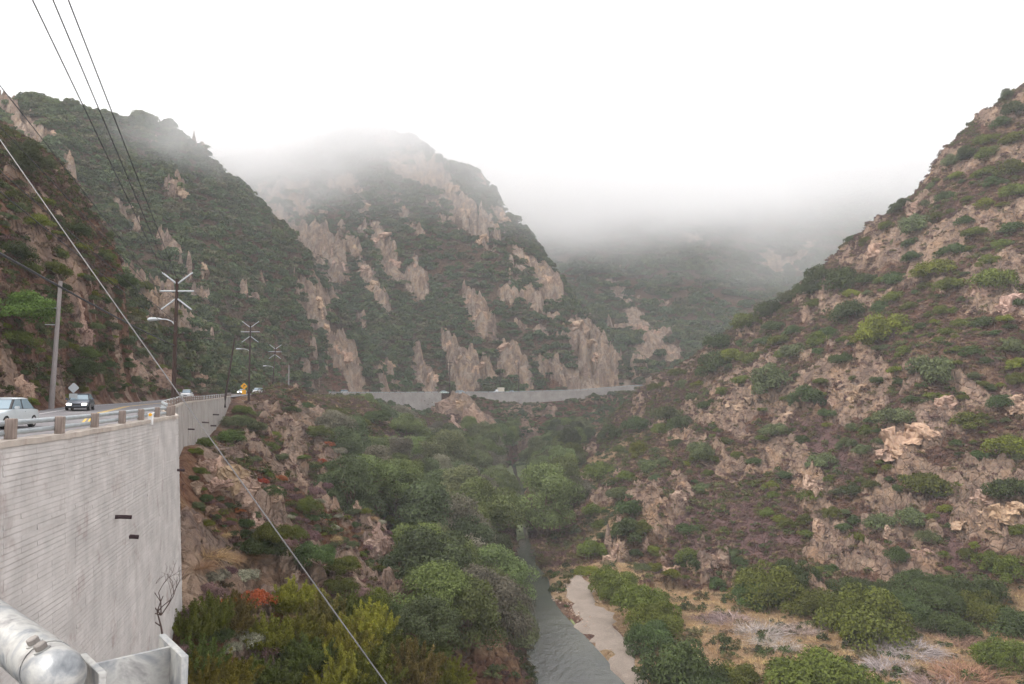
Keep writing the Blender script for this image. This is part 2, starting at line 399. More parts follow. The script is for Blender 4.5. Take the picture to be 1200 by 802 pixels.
# ------------------------------------------------------------------ terrain control points: (pixel x, pixel y, distance) or world (X, Y, Z)
CP = {
 'A': [(0, 185, 95), (40, 215, 100), (100, 270, 112), (150, 320, 127), (200, 370, 142), (240, 407, 157), (265, 432, 172), (0, 300, 72), (0, 400, 58), (60, 440, 56), (60, 300, 88), (120, 400, 78), (120, 330, 104),
       (180, 430, 108), (180, 390, 124), (230, 440, 150), (-200, 150, 80), (-200, 400, 38), (-400, 500, 22), (-400, 250, 50), (30, 470, 55), (-60, 120, 105), (-300, 40, 95)],
 'B': [(0, 122, 330), (45, 113, 340), (100, 138, 342), (128, 150, 345), (150, 174, 350), (170, 143, 350), (200, 153, 357), (250, 198, 370), (300, 255, 378), (350, 300, 384), (400, 368, 392), (450, 424, 398), (478, 452, 408),
       (60, 255, 165), (150, 345, 190), (230, 420, 215), (300, 452, 262), (350, 450, 305), (400, 454, 342), (150, 250, 290), (230, 300, 300), (300, 360, 310), (370, 405, 345), (430, 445, 385),
       (0, 190, 420), (100, 210, 430), (200, 220, 440), (300, 320, 455), (400, 410, 450), (-150, 140, 330), (-300, 120, 330), (290, 456, 235)],
 'C': [(300, 205, 600), (350, 180, 625), (420, 152, 645), (480, 165, 642), (505, 186, 632), (560, 212, 612), (610, 268, 572), (660, 347, 525), (700, 400, 495), (736, 446, 466), (500, 453, 432), (560, 453, 444), (600, 453, 452), (680, 449, 460),
       (400, 300, 530), (500, 300, 525), (550, 350, 495), (450, 400, 458), (600, 400, 472), (520, 410, 460), (430, 430, 435), (380, 350, 490), (660, 420, 470),
       (420, 260, 800), (560, 300, 780), (660, 400, 640), (720, 445, 540), (250, 190, 640), (200, 260, 650)],
 'D': [(560, 170, 1120), (500, 150, 1150), (700, 172, 1110), (850, 182, 1060), (1000, 200, 1010), (1200, 150, 1000), (745, 442, 530), (800, 432, 545), (700, 360, 730), (800, 330, 770), (900, 310, 850), (950, 285, 880), (650, 320, 830), (760, 405, 575),
       (850, 420, 560), (1000, 400, 600), (1200, 350, 700), (1400, 200, 900), (700, 300, 1400), (1000, 320, 1400), (400, 300, 1400), (600, 250, 950), (0, 300, 900), (-300, 250, 800)],
 'E': [(1200, 108, 262), (1130, 171, 264), (1060, 236, 276), (980, 301, 296), (900, 362, 316), (845, 396, 330), (810, 426, 342), (760, 461, 360), (722, 492, 345), (690, 527, 318), (676, 560, 283), (674, 600, 243), (680, 640, 200), (700, 662, 177),
       (1200, 300, 205), (1200, 500, 165), (1200, 650, 138), (1100, 400, 195), (1100, 550, 165), (1100, 675, 141), (1000, 450, 212), (1000, 600, 172), (950, 675, 150), (900, 450, 245), (900, 550, 200), (850, 600, 186), (850, 665, 166), (800, 500, 268),
       (790, 600, 198), (765, 585, 196), (750, 550, 240), (745, 650, 180), (805, 682, 162), (1300, 40, 255), (1450, -60, 260), (1400, 400, 150), (1400, 640, 120), (1000, 370, 250), (1100, 280, 240), (1200, 200, 232),
       (1200, 200, 360), (1060, 330, 380), (900, 430, 420), (1400, 100, 360), (820, 480, 420), (1700, 300, 170), (1700, 620, 100)],
 'F': [(222, 512, 88), (250, 519, 122), (262, 497, 150), (277, 474, 176), (285, 466, 192), (310, 463, 215), (345, 466, 240), (265, 575, 78), (300, 610, 76), (240, 640, 62), (223, 692, 48), (300, 700, 62), (300, 800, 49), (420, 720, 70), (450, 800, 61),
       (520, 800, 73), (570, 728, 95), (605, 765, 96), (350, 560, 112), (350, 640, 92), (440, 615, 118), (300, 520, 132), (340, 480, 195), (400, 540, 152), (400, 490, 216), (450, 502, 248), (450, 560, 182), (430, 475, 282), (490, 492, 335),
       (470, 560, 225), (520, 530, 290), (225, 570, 66), (400, 600, 115), (390, 660, 92), (480, 740, 78), (395, 465, 318), (540, 490, 385), (580, 525, 372), (530, 468, 402), (560, 500, 390), (150, 750, 44), (400, 900, 44), (200, 850, 40), (600, 900, 72)],
 'K': [(610, 480, 425), (660, 474, 432), (730, 462, 436), (620, 512, 405), (690, 505, 408), (600, 530, 380), (650, 540, 372), (760, 470, 425)],
}
CPW = {
 'R': [(-8, 108, -35), (-22, 150, -33), (-34, 200, -31), (-48, 300, -26), (-14, 125, -34), (-10, 300, -33), (12, 350, -32), (-30, 250, -30), (10, 60, -36), (-4, 85, -36.5), (44, 130, -36.3), (60, 118, -36), (85, 128, -35), (40, 100, -37), (80, 90, -36.5), (45, 60, -37), (90, 50, -36),
       (16, 160, -36.6), (20, 200, -35), (24, 250, -33), (24, 300, -31), (20, 175, -36), (28, 140, -36.8), (20, 118, -37.2), (18, 370, -30.5), (26, 340, -30), (0, 20, -15), (20, 10, -22), (60, 0, -30), (-15, 5, -13), (-9, 22, -14), (0, 45, -25)],
}
pts, tags = [], []
for k, L in CP.items():
    for a in L: pts.append(P(*a)); tags.append(k)
for k, L in CPW.items():
    for a in L: pts.append(np.array(a, float)); tags.append(k)
for s in np.arange(20, _cum[-1], 11):          # both edges of the road
    p, d, h = road_at(np.array([s])); p = p[0]; d = d[0]; h = h[0]
    pts.append(np.array([p[0] - d[1] * (RW + .5), p[1] + d[0] * (RW + .5), p[2] - DROP])); tags.append('road')
    pts.append(np.array([p[0] + d[1] * 1.2, p[1] - d[0] * 1.2, p[2] - h])); tags.append('F' if s < 330 else 'K')
pts = np.array(pts)
_keep = np.ones(len(pts), bool)
pts, tags = pts[_keep], np.array(tags)[_keep]
RC = 3.0
def phi(r2): return np.sqrt(r2 + RC * RC)
_D = ((pts[:, None, :2] - pts[None, :, :2]) ** 2).sum(-1)
_n = len(pts)
_A = np.zeros((_n + 3, _n + 3)); _A[:_n, :_n] = phi(_D) - np.eye(_n) * .35
_A[:_n, _n] = 1; _A[:_n, _n + 1:] = pts[:, :2] / 100; _A[_n:, :_n] = _A[:_n, _n:].T
_w = np.linalg.solve(_A, np.concatenate([pts[:, 2], [0, 0, 0]]))
def base_h(x, y):
    out = np.empty(x.size, np.float32); x = x.ravel().astype(np.float32); y = y.ravel().astype(np.float32); w = _w[:_n].astype(np.float32)
    for a in range(0, x.size, 20000):
        b = a + 20000
        r2 = (x[a:b, None] - pts[None, :, 0].astype(np.float32)) ** 2 + (y[a:b, None] - pts[None, :, 1].astype(np.float32)) ** 2
        out[a:b] = np.sqrt(r2 + RC * RC) @ w + _w[_n] + (_w[_n + 1] * x[a:b] + _w[_n + 2] * y[a:b]) / 100
    return out
# polar sheet: fine steps near the camera, coarse far off and outside the view
TH = np.radians(np.concatenate([np.linspace(-74, -40, 50)[:-1], np.linspace(-40, 40, 640), np.linspace(40, 74, 50)[1:]]))
RR = np.concatenate([np.linspace(4, 40, 60)[:-1], np.linspace(40, 330, 470)[:-1], np.linspace(330, 680, 250)[:-1], np.linspace(680, 1450, 150)])
TT, RRm = np.meshgrid(TH, RR)
GX = RRm * np.sin(TT); GY = RRm * np.cos(TT)
# base surface on every 2nd ring / 3rd spoke, then bilinear
_ri = np.unique(np.r_[np.arange(0, len(RR), 2), len(RR) - 1]); _ti = np.unique(np.r_[np.arange(0, len(TH), 2), len(TH) - 1])
_Zc = base_h(GX[np.ix_(_ri, _ti)], GY[np.ix_(_ri, _ti)]).reshape(len(_ri), len(_ti))
_tmp = np.stack([np.interp(np.arange(len(TH)), _ti, row) for row in _Zc]); GZ = np.stack([np.interp(np.arange(len(RR)), _ri, c) for c in _tmp.T]).T
x, y, z = GX.ravel(), GY.ravel(), GZ.ravel().astype(float)
# regions by the nearest control point
jx = x + 8 * (fbm(x / 14, y / 14, 3, 3) - .5); jy = y + 8 * (fbm(x / 14, y / 14, 3, 9) - .5)
_ok = tags != 'road'; _pk = pts[_ok, :2].astype(np.float32); _tk = tags[_ok]
REG = np.empty(x.size, dtype='<U1')
for a in range(0, x.size, 40000):
    b = a + 40000
    d2 = (jx[a:b, None].astype(np.float32) - _pk[None, :, 0]) ** 2 + (jy[a:b, None].astype(np.float32) - _pk[None, :, 1]) ** 2
    REG[a:b] = _tk[d2.argmin(1)]
isr = {k: (REG == k) for k in 'ABCDEFKR'}
floor = isr['R'].astype(float)
s_, off_ = road_off(x, y)
ro, rw, rz = river_off(x, y)
near_road = 1 - sstep(0, 9, np.where((off_ > 0) & (off_ < RW), 0, np.minimum(abs(off_), abs(off_ - RW))))
near_riv = 1 - sstep(4, 16, abs(ro) - rw); near_riv[y > 400] = 0
# strata coordinate: beds dip steeply to the right and away
ns = np.array([.80, .22, .56]); ns /= np.linalg.norm(ns)
jit = (fbm(x / 30, y / 30, 3, 21) - .5)
far_amp = sstep(250, 600, y)
scale = 1 + 2.2 * far_amp
q = (x * ns[0] + y * ns[1] + z * ns[2])
ridge = ridged(x / (34 * scale), y / (34 * scale), 5, 31) - .62
lump = fbm(x / (16 * scale), y / (16 * scale), 5, 41, .55) - .5
damp = (1 - .93 * near_road) * (1 - .9 * np.clip(near_riv + floor * .75, 0, 1))
amp = np.select([isr['C'], isr['B'], isr['D'], isr['E'], isr['A'], isr['F']], [22, 20, 26, 8.5, 6.5, 8], 3.0)
z = z + damp * amp * (.75 * ridge + .75 * lump)
# rock mask: streaks that run along the beds
q2 = q + 10 * jit * scale
u = q2 / (9 * scale); v = (z * .9 - x * .35 + y * .2) / (30 * scale)
streak = .62 * fbm(u, v, 4, 51, .55) + .38 * ridged(x / 21, (y + z) / 21, 4, 61)
thr = np.select([isr['E'], isr['C'], isr['A'], isr['F'], isr['B'], isr['D'], isr['K']], [.565, .60, .595, .60, .66, .70, .60], .9)
rock = sstep(thr, thr + .05, streak)
scree = np.zeros_like(rock); grassm = np.zeros_like(rock)
pix = proj(np.stack([x, y, z], -1))
wob = .8 * (fbm(x / (5 * scale), (y + z) / (5 * scale), 4, 77) - .5) * 2
def patch(lst, reg):
    m = np.zeros_like(rock); ok = isr[reg]
    for (cx, cy_, rx, ry, ang) in lst:
        a = R(ang); dx = pix[:, 0] - cx; dy = pix[:, 1] - cy_
        e = np.hypot((dx * math.cos(a) + dy * math.sin(a)) / rx, (-dx * math.sin(a) + dy * math.cos(a)) / ry)
        m = np.maximum(m, sstep(1.15, .8, e + wob) * ok)
    return m
RP_C = [(392, 313, 42, 14, 58), (427, 318, 45, 9, 60), (453, 298, 30, 14, 70), (479, 261, 26, 10, 62), (562, 376, 40, 13, 60), (527, 410, 30, 9, 75), (601, 353, 18, 10, 50), (562, 278, 16, 9, 50), (536, 243, 26, 12, 50), (427, 237, 20, 7, 70), (440, 266, 14, 8, 60),
           (488, 331, 26, 12, 75), (588, 257, 20, 9, 55), (610, 297, 22, 8, 60), (640, 330, 32, 10, 58), (690, 408, 44, 18, 52), (600, 430, 34, 16, 50), (650, 440, 34, 12, 40), (545, 435, 25, 18, 60), (500, 440, 22, 12, 60), (470, 200, 20, 7, 40), (570, 440, 20, 12, 60)]
RP_B = [(437, 402, 44, 9, 62), (376, 370, 36, 7, 76), (400, 430, 40, 16, 60), (455, 432, 30, 13, 60), (360, 435, 20, 8, 60), (206, 226, 10, 14, 90), (206, 300, 14, 5, 70), (218, 325, 8, 5, 60), (238, 322, 9, 4, 60), (60, 160, 10, 5, 60), (193, 290, 14, 5, 60), (150, 255, 26, 7, 50), (285, 350, 8, 5, 60), (240, 352, 9, 5, 60), (310, 330, 8, 4, 60)]
RP_D = [(760, 405, 34, 15, -50), (748, 380, 22, 13, 60), (782, 415, 18, 12, 50), (728, 345, 20, 8, 50), (900, 305, 14, 8, 80), (640, 260, 10, 5, 60), (765, 250, 10, 5, 60), (935, 300, 40, 5, -40)]
rp = patch(RP_C, 'C')
rp = np.maximum(rp, patch(RP_B, 'B'))
rp = np.maximum(rp, patch(RP_D, 'D'))
rp = np.maximum(rp, patch([(1078, 505, 52, 30, -40), (1165, 590, 50, 40, 30), (958, 590, 62, 20, 65), (770, 608, 48, 17, 75), (806, 590, 30, 14, 70), (1020, 425, 34, 12, 62), (1012, 455, 30, 12, 60), (925, 485, 30, 13, -50), (870, 470, 44, 16, -45), (1165, 335, 36, 40, 30), (1078, 243, 22, 8, -40), (1030, 288, 38, 14, -55), (965, 345, 14, 9, 60), (946, 372, 14, 10, 60), (825, 665, 30, 7, 80), (1180, 620, 30, 30, 0), (725, 640, 28, 12, 70), (1045, 620, 24, 12, 60), (1085, 645, 26, 12, 60), (980, 470, 30, 9, 65), (1100, 330, 22, 9, 60), (1195, 470, 20, 20, 0), (905, 530, 25, 12, -60)], 'E'))
rp = np.maximum(rp, patch([(270, 560, 58, 22, 50), (345, 545, 36, 12, 75), (440, 628, 36, 20, 80), (395, 565, 34, 10, 60), (548, 492, 52, 26, 65), (590, 520, 20, 12, 60), (320, 600, 20, 9, 60), (465, 585, 30, 8, 75), (425, 590, 20, 8, 70), (500, 475, 12, 9, 40), (425, 462, 10, 7, 0), (310, 480, 22, 8, 20)], 'F'))
rp = np.maximum(rp, patch([(18, 445, 52, 12, 58), (92, 370, 45, 9, 76), (122, 455, 30, 14, 55), (150, 400, 50, 10, 65), (214, 420, 60, 26, 48), (255, 430, 30, 8, 60), (170, 440, 30, 14, 60), (70, 420, 20, 8, 75), (185, 395, 30, 12, 60)], 'A'))
rock = np.maximum(rock * (1 - floor), rp)
scree = np.maximum(patch([(850, 605, 44, 58, 100), (905, 640, 36, 40, 60), (1118, 640, 55, 10, 62), (1180, 440, 60, 9, 60), (800, 640, 22, 24, 0), (960, 520, 60, 20, 40)], 'E'), patch([(215, 430, 46, 14, 45)], 'A') * .8)
rock *= (1 - .8 * np.clip(scree, 0, 1))
path = patch([(440, 505, 62, 6, 38), (480, 560, 50, 6, 40), (380, 480, 40, 5, 35)], 'F')
warm = np.select([isr['F'], isr['A'], isr['K'], isr['E']], [.65, .45, .35, .15], .25) * np.clip(.25 + 1.6 * (fbm(x / 12, y / 12, 4, 91) - .2), 0, 1.2)
grassm = np.maximum(np.maximum(floor * np.maximum(sstep(.38, .58, fbm(x / 13, y / 13, 4, 95)), (ro > 10) * .85 * sstep(.25, .4, fbm(x / 6, y / 6, 4, 96))), patch([(248, 640, 34, 22, 40)], 'F')), path)
grassm = np.maximum(grassm, patch([(690, 560, 10, 60, 0), (820, 740, 60, 30, 0)], 'R'))
grassm = np.maximum(grassm, .45 * sstep(.56, .68, fbm(x / 9, (y + z) / 9, 4, 99)) * (isr['E'] | isr['F']))
# craggy relief on the rock: stepped beds
def saw(t, sharp=.75):
    f = t - np.floor(t); return np.where(f < sharp, f / sharp, (1 - f) / (1 - sharp))
bed = saw(q2 / (5.2 * scale) + .4 * lump) * .6 + saw(q2 / (2.1 * scale) + .8 * jit) * .4
crag = ridged(x / 5 / scale, y / 5 / scale, 4, 71)
ra = np.select([isr['E'], isr['C'], isr['F'], isr['A'], isr['B']], [2.3, 6.5, 2.4, 2.0, 5], 3.0)
def cells(u, v, seed):
    iu = np.floor(u).astype(np.int64); iv = np.floor(v).astype(np.int64); f1 = np.full(u.shape, 9.0); f2 = f1.copy(); hid = np.zeros(u.shape); zz0 = np.zeros_like(iu)
    for a in (-1, 0, 1):
        for b in (-1, 0, 1):
            cx = iu + a; cy_ = iv + b; d = np.hypot(cx + _hash(cx, cy_, zz0, seed) - u, cy_ + _hash(cx, cy_, zz0, seed + 1) - v)
            n_ = d < f1; f2 = np.where(n_, f1, np.minimum(f2, d)); hid = np.where(n_, _hash(cx, cy_, zz0, seed + 2), hid); f1 = np.where(n_, d, f1)
    return hid - .5, f2 - f1
cw = 1.5 * (fbm(x / 4 / scale, (y + z) / 4 / scale, 2, 141) - .5)
h1, g1 = cells((x * .9 + z * .45) / (4.4 * scale) + cw, (z * .8 - x * .35 + y * .4) / (8.5 * scale) + cw, 151)
h2, g2 = cells((x * .9 + z * .45) / (1.7 * scale) + cw, (z * .8 - x * .35 + y * .4) / (3.0 * scale) + cw, 161)
frac = h1 * 1.5 - .9 * sstep(.16, 0, g1) + h2 * .75 - .45 * sstep(.2, 0, g2)
z = z + damp * np.maximum(rock, .3 * isr['E'] + .25 * isr['A'] + .2 * isr['F']) * ra * np.where(isr['C'] | isr['B'] | isr['D'], 1.1, .72) * frac
z = z + damp * rock * ra * (bed * 1.0 + crag * .9 - .35) + damp * (1 - rock) * .5 * (fbm(x / 2.2, y / 2.2, 3, 81) - .5) * (1 + far_amp)
# valley floor, creek bed and gravel bank
bedz = rz - 1.0 + .9 * np.clip((abs(ro) - rw) / 2.0, -1, 1.6)
wv = (1 - sstep(rw + 1.5, rw + 6, abs(ro))) * (y < 400)
z = z * (1 - wv) + np.minimum(bedz, z + 3) * wv
def at_z(px, py, zz): d = ray(px, py); return d * (zz / d[2])
SB = np.array([at_z(a, b, -37.7)[:2] for a, b in ((660, 700), (668, 678), (690, 668), (699, 690), (722, 716), (744, 742), (752, 772), (742, 790), (718, 762), (690, 735), (668, 716))])
for _ in range(2): SB = np.concatenate([[.75 * SB[i] + .25 * SB[(i + 1) % len(SB)], .25 * SB[i] + .75 * SB[(i + 1) % len(SB)]] for i in range(len(SB))])
def in_poly(px_, py_, poly):
    c = np.zeros(px_.shape, bool); n = len(poly)
    for i in range(n):
        x1, y1 = poly[i]; x2, y2 = poly[(i + 1) % n]
        m = ((y1 > py_) != (y2 > py_)) & (px_ < (x2 - x1) * (py_ - y1) / (y2 - y1 + 1e-12) + x1); c ^= m
    return c
sbd = np.full(x.shape, 1e9)
for i in range(len(SB)):
    a = SB[i]; b_ = SB[(i + 1) % len(SB)]; ab = b_ - a
    t = np.clip(((x - a[0]) * ab[0] + (y - a[1]) * ab[1]) / (ab @ ab), 0, 1); sbd = np.minimum(sbd, np.hypot(x - a[0] - ab[0] * t, y - a[1] - ab[1] * t))
sbd = np.where(in_poly(x, y, SB), -sbd, sbd)
wsb = sstep(5, 0, sbd) * (abs(ro) > rw * .8)
z = z * (1 - wsb) + (rz + .25) * wsb
# road bench
zr = np.interp(s_, _cum, RE[:, 2]); wh = np.interp(s_, _cum, WALLH)
sight = (pix[:, 0] > 352) & (pix[:, 0] < 516) & (y > 190) & (off_ < -3)
z = np.where(sight, np.minimum(z, .0012 * y - .2 + .6 * (fbm(x / 6, y / 6, 2, 5) - .6)), z)
inside = (off_ > 1.0) & (off_ <= RW)
z = np.where(inside, zr - DROP - .35, z)
edge_l = (off_ > RW) & (off_ < RW + 4); k = sstep(0, 4, off_ - RW)
z = np.where(edge_l, (zr - DROP - .12) * (1 - k) + z * k, z)
lowr = (off_ <= 1.0) & (off_ > -3.5) & (s_ < _cum[-1] - 1)
z = np.where(lowr, np.minimum(z, zr - np.maximum(wh, .35)), z)
z = np.where((off_ <= -3.5) & (off_ > -9) & (wh > 1), np.minimum(z, zr - wh * .8 + .3 * 0), z)
GZ = z.reshape(GX.shape)
def hz(X, Y):
    X = np.asarray(X, float); Y = np.asarray(Y, float)
    r = np.hypot(X, Y); t = np.arctan2(X, Y)
    i = np.interp(r, RR, np.arange(len(RR))); j = np.interp(t, TH, np.arange(len(TH)))
    i0 = np.clip(i.astype(int), 0, len(RR) - 2); j0 = np.clip(j.astype(int), 0, len(TH) - 2); fi = i - i0; fj = j - j0
    return (GZ[i0, j0] * (1 - fi) + GZ[i0 + 1, j0] * fi) * (1 - fj) + (GZ[i0, j0 + 1] * (1 - fi) + GZ[i0 + 1, j0 + 1] * fi) * fj
_tt = np.concatenate([np.arange(8, 60, .4), np.arange(60, 350, .7), np.arange(350, 1300, 2.0)])
def hit(px, py, ymin=8):
    "where the view ray through a pixel meets the ground"
    d = ray(px, py); d = d / math.hypot(d[0], d[1]); t = _tt[_tt > ymin]
    zz = hz(d[0] * t, d[1] * t); below = np.nonzero(zz > d[2] * t)[0]
    if not len(below): return None
    t0 = t[below[0]]; return np.array([d[0] * t0, d[1] * t0, hz(d[0] * t0, d[1] * t0)])
def seen(p, slack=.6):
    "is a point above the ground in sight of the camera"
    p = np.asarray(p, float); t = np.linspace(.05, .985, 160); return bool(np.all(hz(p[0] * t, p[1] * t) < p[2] * t + slack))
def attr_at(A, X, Y):
    i = np.clip(np.rint(np.interp(np.hypot(X, Y), RR, np.arange(len(RR)))).astype(int), 0, len(RR) - 1)
    j = np.clip(np.rint(np.interp(np.arctan2(X, Y), TH, np.arange(len(TH)))).astype(int), 0, len(TH) - 1)
    return A.reshape(GX.shape)[i, j]
# one mesh per hillside
nr, nt = GX.shape
idx = np.arange(nr * nt).reshape(nr, nt)
Q = np.stack([idx[:-1, :-1], idx[:-1, 1:], idx[1:, 1:], idx[1:, :-1]], -1).reshape(-1, 4)
V = np.stack([x, y, z], -1).astype(np.float32)
pale = np.select([isr['C'], isr['B'], isr['D'], isr['F']], [1.0, .9, .9, .35], .12)
mask = np.stack([rock, grassm, scree, pale], -1)
names = {'A': 'hillside', 'B': 'mountain', 'C': 'mountain', 'D': 'mountain', 'E': 'hillside', 'F': 'canyon_slope', 'K': 'canyon_slope', 'R': 'valley_floor'}
qr = REG[Q[:, 0]]
for k in 'EACBDFKR':
    qk = Q[qr == k]
    if not len(qk): continue
    use, inv = np.unique(qk, return_inverse=True)
    me = np_mesh(names[k], V[use], inv.reshape(-1, 4), [M_TER], True, {'mask': (mask[use], 'FLOAT_COLOR'), 'warm': (warm[use], 'FLOAT')})
    tag(link(names[k], me), kind='structure')
#@@BUILT
# ------------------------------------------------------------------ plants: meshes
rng = np.random.default_rng(11); random.seed(5)
def unit(v): return v / np.maximum(np.linalg.norm(v, axis=-1, keepdims=True), 1e-9)
def leaves(name, pos, nrm, L, Wd, tint, along=None):
    "diamond leaves at pos, facing nrm, long axis roughly along"
    n = len(pos); nrm = unit(nrm)
    a = rng.normal(size=(n, 3)) if along is None else along
    t = unit(a - (a * nrm).sum(-1, keepdims=True) * nrm); b = np.cross(nrm, t)
    L = np.broadcast_to(np.asarray(L), (n,))[:, None]; Wd = np.broadcast_to(np.asarray(Wd), (n,))[:, None]
    V = np.stack([pos - t * L, pos - b * Wd + nrm * L * .12, pos + t * L, pos + b * Wd + nrm * L * .12], 1).reshape(-1, 3)
    return np_mesh(name, V, np.arange(4 * n).reshape(-1, 4), [M_LEAF], False, {'tint': (np.repeat(tint, 4), 'FLOAT')})
def lobes_dome(K, h, lobe=(.22, .38), lean=0.0):
    "overlapping leaf clumps spread through a broken dome of radius 1 and height h"
    out = []
    for i in range(K):
        a = rng.uniform(0, 2 * math.pi); r = math.sqrt(rng.uniform(0, 1)) * .82; top = h * math.sqrt(max(0, 1 - r * r)) * rng.uniform(.55, 1.05)
        s = rng.uniform(*lobe) * (1.1 - .35 * r)
        out.append((r * math.cos(a) + lean * top, r * math.sin(a), max(top - s * .7, s * .25), s))
    return np.array(out)
def crown_mesh(name, lob, n, leaf, flat=.8, jag=.25):
    wgt = lob[:, 3] ** 2; k = rng.choice(len(lob), n, p=wgt / wgt.sum()); lt = rng.uniform(0, 1, len(lob))
    d = unit(rng.normal(size=(n, 3))); d[:, 2] = np.where(d[:, 2] < -.35, -d[:, 2], d[:, 2])
    rad = lob[k, 3] * (1 - jag + 2 * jag * rng.beta(2, 2.2, n))
    pos = lob[k, :3] + d * rad[:, None] * np.array([1, 1, flat])
    nr_ = unit(d * .9 + rng.normal(size=(n, 3)) * .55 + np.array([0, 0, .25]))
    L = leaf * rng.uniform(.6, 1.35, n)
    return leaves(name, pos, nr_, L, L * rng.uniform(.4, .7, n), np.clip(.55 * lt[k] + .45 * rng.uniform(0, 1, n), 0, 1))
def limbs_mesh(name, m, H, r0, lob=None, nl=7, spread=.6):
    mb = MB(); pts_ = [(0, 0, -.25 * H)]; zz = 0; x_ = y_ = 0
    for i in range(5):
        pts_.append((x_, y_, zz)); zz += H * .16; x_ += random.uniform(-.05, .05) * H; y_ += random.uniform(-.05, .05) * H
    mb.tube(pts_, [r0 * (1.25 - .17 * i) for i in range(len(pts_))], 7)
    for i in range(nl):
        b = Vector(pts_[random.randint(1, 5)])
        if lob is not None:
            q = lob[random.randrange(len(lob))]; e = Vector(q[:3])
        else:
            a = random.uniform(0, 6.28); e = Vector((math.cos(a) * spread, math.sin(a) * spread, H * random.uniform(.6, 1)))
        mid = b.lerp(e, .5) + Vector((random.uniform(-.06, .06), random.uniform(-.06, .06), .05 * H))
        mb.tube([b, mid, e], [r0 * .5, r0 * .34, r0 * .1], 5)
    return mb.mesh(name, m, True)
def brush_mesh(name, n, L, Wd, spread=1.0, up=.7, curl=.3, seglen=3):
    "dry stems fanning out of the ground"
    V, Fs, tn = [], [], []
    for i in range(n):
        a = rng.uniform(0, 2 * math.pi); r = math.sqrt(rng.uniform(0, 1)) * .7
        p = np.array([r * math.cos(a), r * math.sin(a), 0.0]); d = unit(np.array([math.cos(a) * spread * rng.uniform(.1, 1), math.sin(a) * spread * rng.uniform(.1, 1), up * rng.uniform(.4, 1.2)]) + rng.normal(size=3) * .45)
        l = L * rng.uniform(.4, 1.1); side = unit(np.cross(d, rng.normal(size=3))); w = Wd * rng.uniform(.6, 1.4); tt = rng.uniform(0, 1)
        o = len(V)
        for s in range(seglen + 1):
            f = s / seglen; q = p + d * l * f + np.array([0, 0, -curl * l * f * f]) + rng.normal(size=3) * .02 * (s > 0); ww = w * (1 - .75 * f)
            V += [q - side * ww, q + side * ww]; tn += [tt, tt]
        for s in range(seglen): Fs.append((o + 2 * s, o + 2 * s + 1, o + 2 * s + 3, o + 2 * s + 2))
    return np_mesh(name, np.array(V), np.array(Fs), [M_LEAF], False, {'tint': (np.array(tn), 'FLOAT')})
def feather_mesh(name, K, n, h, leaf):
    "upright wands clothed in fine leaves"
    pos, along, tint = [], [], []
    for i in range(K):
        a = rng.uniform(0, 2 * math.pi); r = math.sqrt(rng.uniform(0, 1)); bx_, by_ = .55 * r * math.cos(a), .55 * r * math.sin(a)
        d = unit(np.array([math.cos(a) * r * .75, math.sin(a) * r * .75, 1.0]) + rng.normal(size=3) * .18); l = h * rng.uniform(.6, 1.1) * (1.1 - .35 * r); tt = rng.uniform(0, 1); m = n // K
        f = rng.beta(1.6, 1.0, m)[:, None]
        p = np.array([bx_, by_, 0.05]) + d * l * f + rng.normal(size=(m, 3)) * (.085 * (1.25 - f)) + np.array([0, 0, -.12 * l]) * f * f * r
        pos.append(p); along.append(d + rng.normal(size=(m, 3)) * .5); tint.append(np.clip(.45 * tt + .35 * rng.uniform(0, 1, m) + .2 * f[:, 0], 0, 1))
    pos = np.concatenate(pos); along = np.concatenate(along); n = len(pos)
    L = leaf * rng.uniform(.6, 1.4, n)
    return leaves(name, pos, rng.normal(size=(n, 3)) + unit(pos - np.array([0, 0, .3])), L, L * .3, np.concatenate(tint), along)
SHRUB = [crown_mesh('shrub_foliage', lobes_dome(K, h), 4600, .044) for K, h in ((30, .62), (24, .75), (38, .55), (20, .85), (34, .7), (26, .5))]
BUSH = [crown_mesh('bush_foliage', lobes_dome(K, h, (.2, .34)), 12000, .029) for K, h in ((40, .8), (34, .95), (48, .7), (30, 1.05))]
FEATH = [feather_mesh('feathery_foliage', K, n, h, .04) for K, n, h in ((80, 17000, 1.15), (64, 15000, 1.3), (95, 18000, 1.0))]
DRYB = [brush_mesh('dry_stems', n, L, .010, sp, up, cu) for n, L, sp, up, cu in ((1100, 1.0, 1.0, .55, .35), (900, .9, 1.2, .5, .25), (1200, .85, .9, .7, .4))]
DRYL = [crown_mesh('dry_foliage', lobes_dome(K, h, (.18, .3)), 3200, .045, .9, .4) for K, h in ((26, .6), (20, .75))]
def tree_lobes(kind):
    L = []
    K = {'round': 34, 'tall': 36, 'spread': 40}[kind]
    for i in range(K):
        a = rng.uniform(0, 2 * math.pi); t = rng.uniform(0, 1)
        if kind == 'tall': zc = .25 + 1.25 * t; rr = .62 * math.sin(math.pi * min(1, .18 + .78 * t)) ** .8
        elif kind == 'spread': zc = .35 + .75 * t; rr = 1.0 * math.sqrt(max(.04, 1 - (t * 1.05) ** 2))
        else: zc = .28 + 1.0 * t; rr = .85 * math.sin(math.pi * min(1, .22 + .72 * t)) ** .7
        r = rr * rng.uniform(.35, 1.0); L.append((r * math.cos(a), r * math.sin(a), zc, rng.uniform(.17, .31)))
    return np.array(L)
TREES = []
for kd in ('round', 'tall', 'spread', 'round', 'spread'):
    lb = tree_lobes(kd); TREES.append((crown_mesh('tree_crown', lb, 16000, .027, .85, .3), limbs_mesh('tree_trunk', M_BARK, 1.1, .05, lb, 10)))
STEMS = [limbs_mesh('shrub_stems', M_BARK, .55, .035, None, 9, .55) for _ in range(2)]

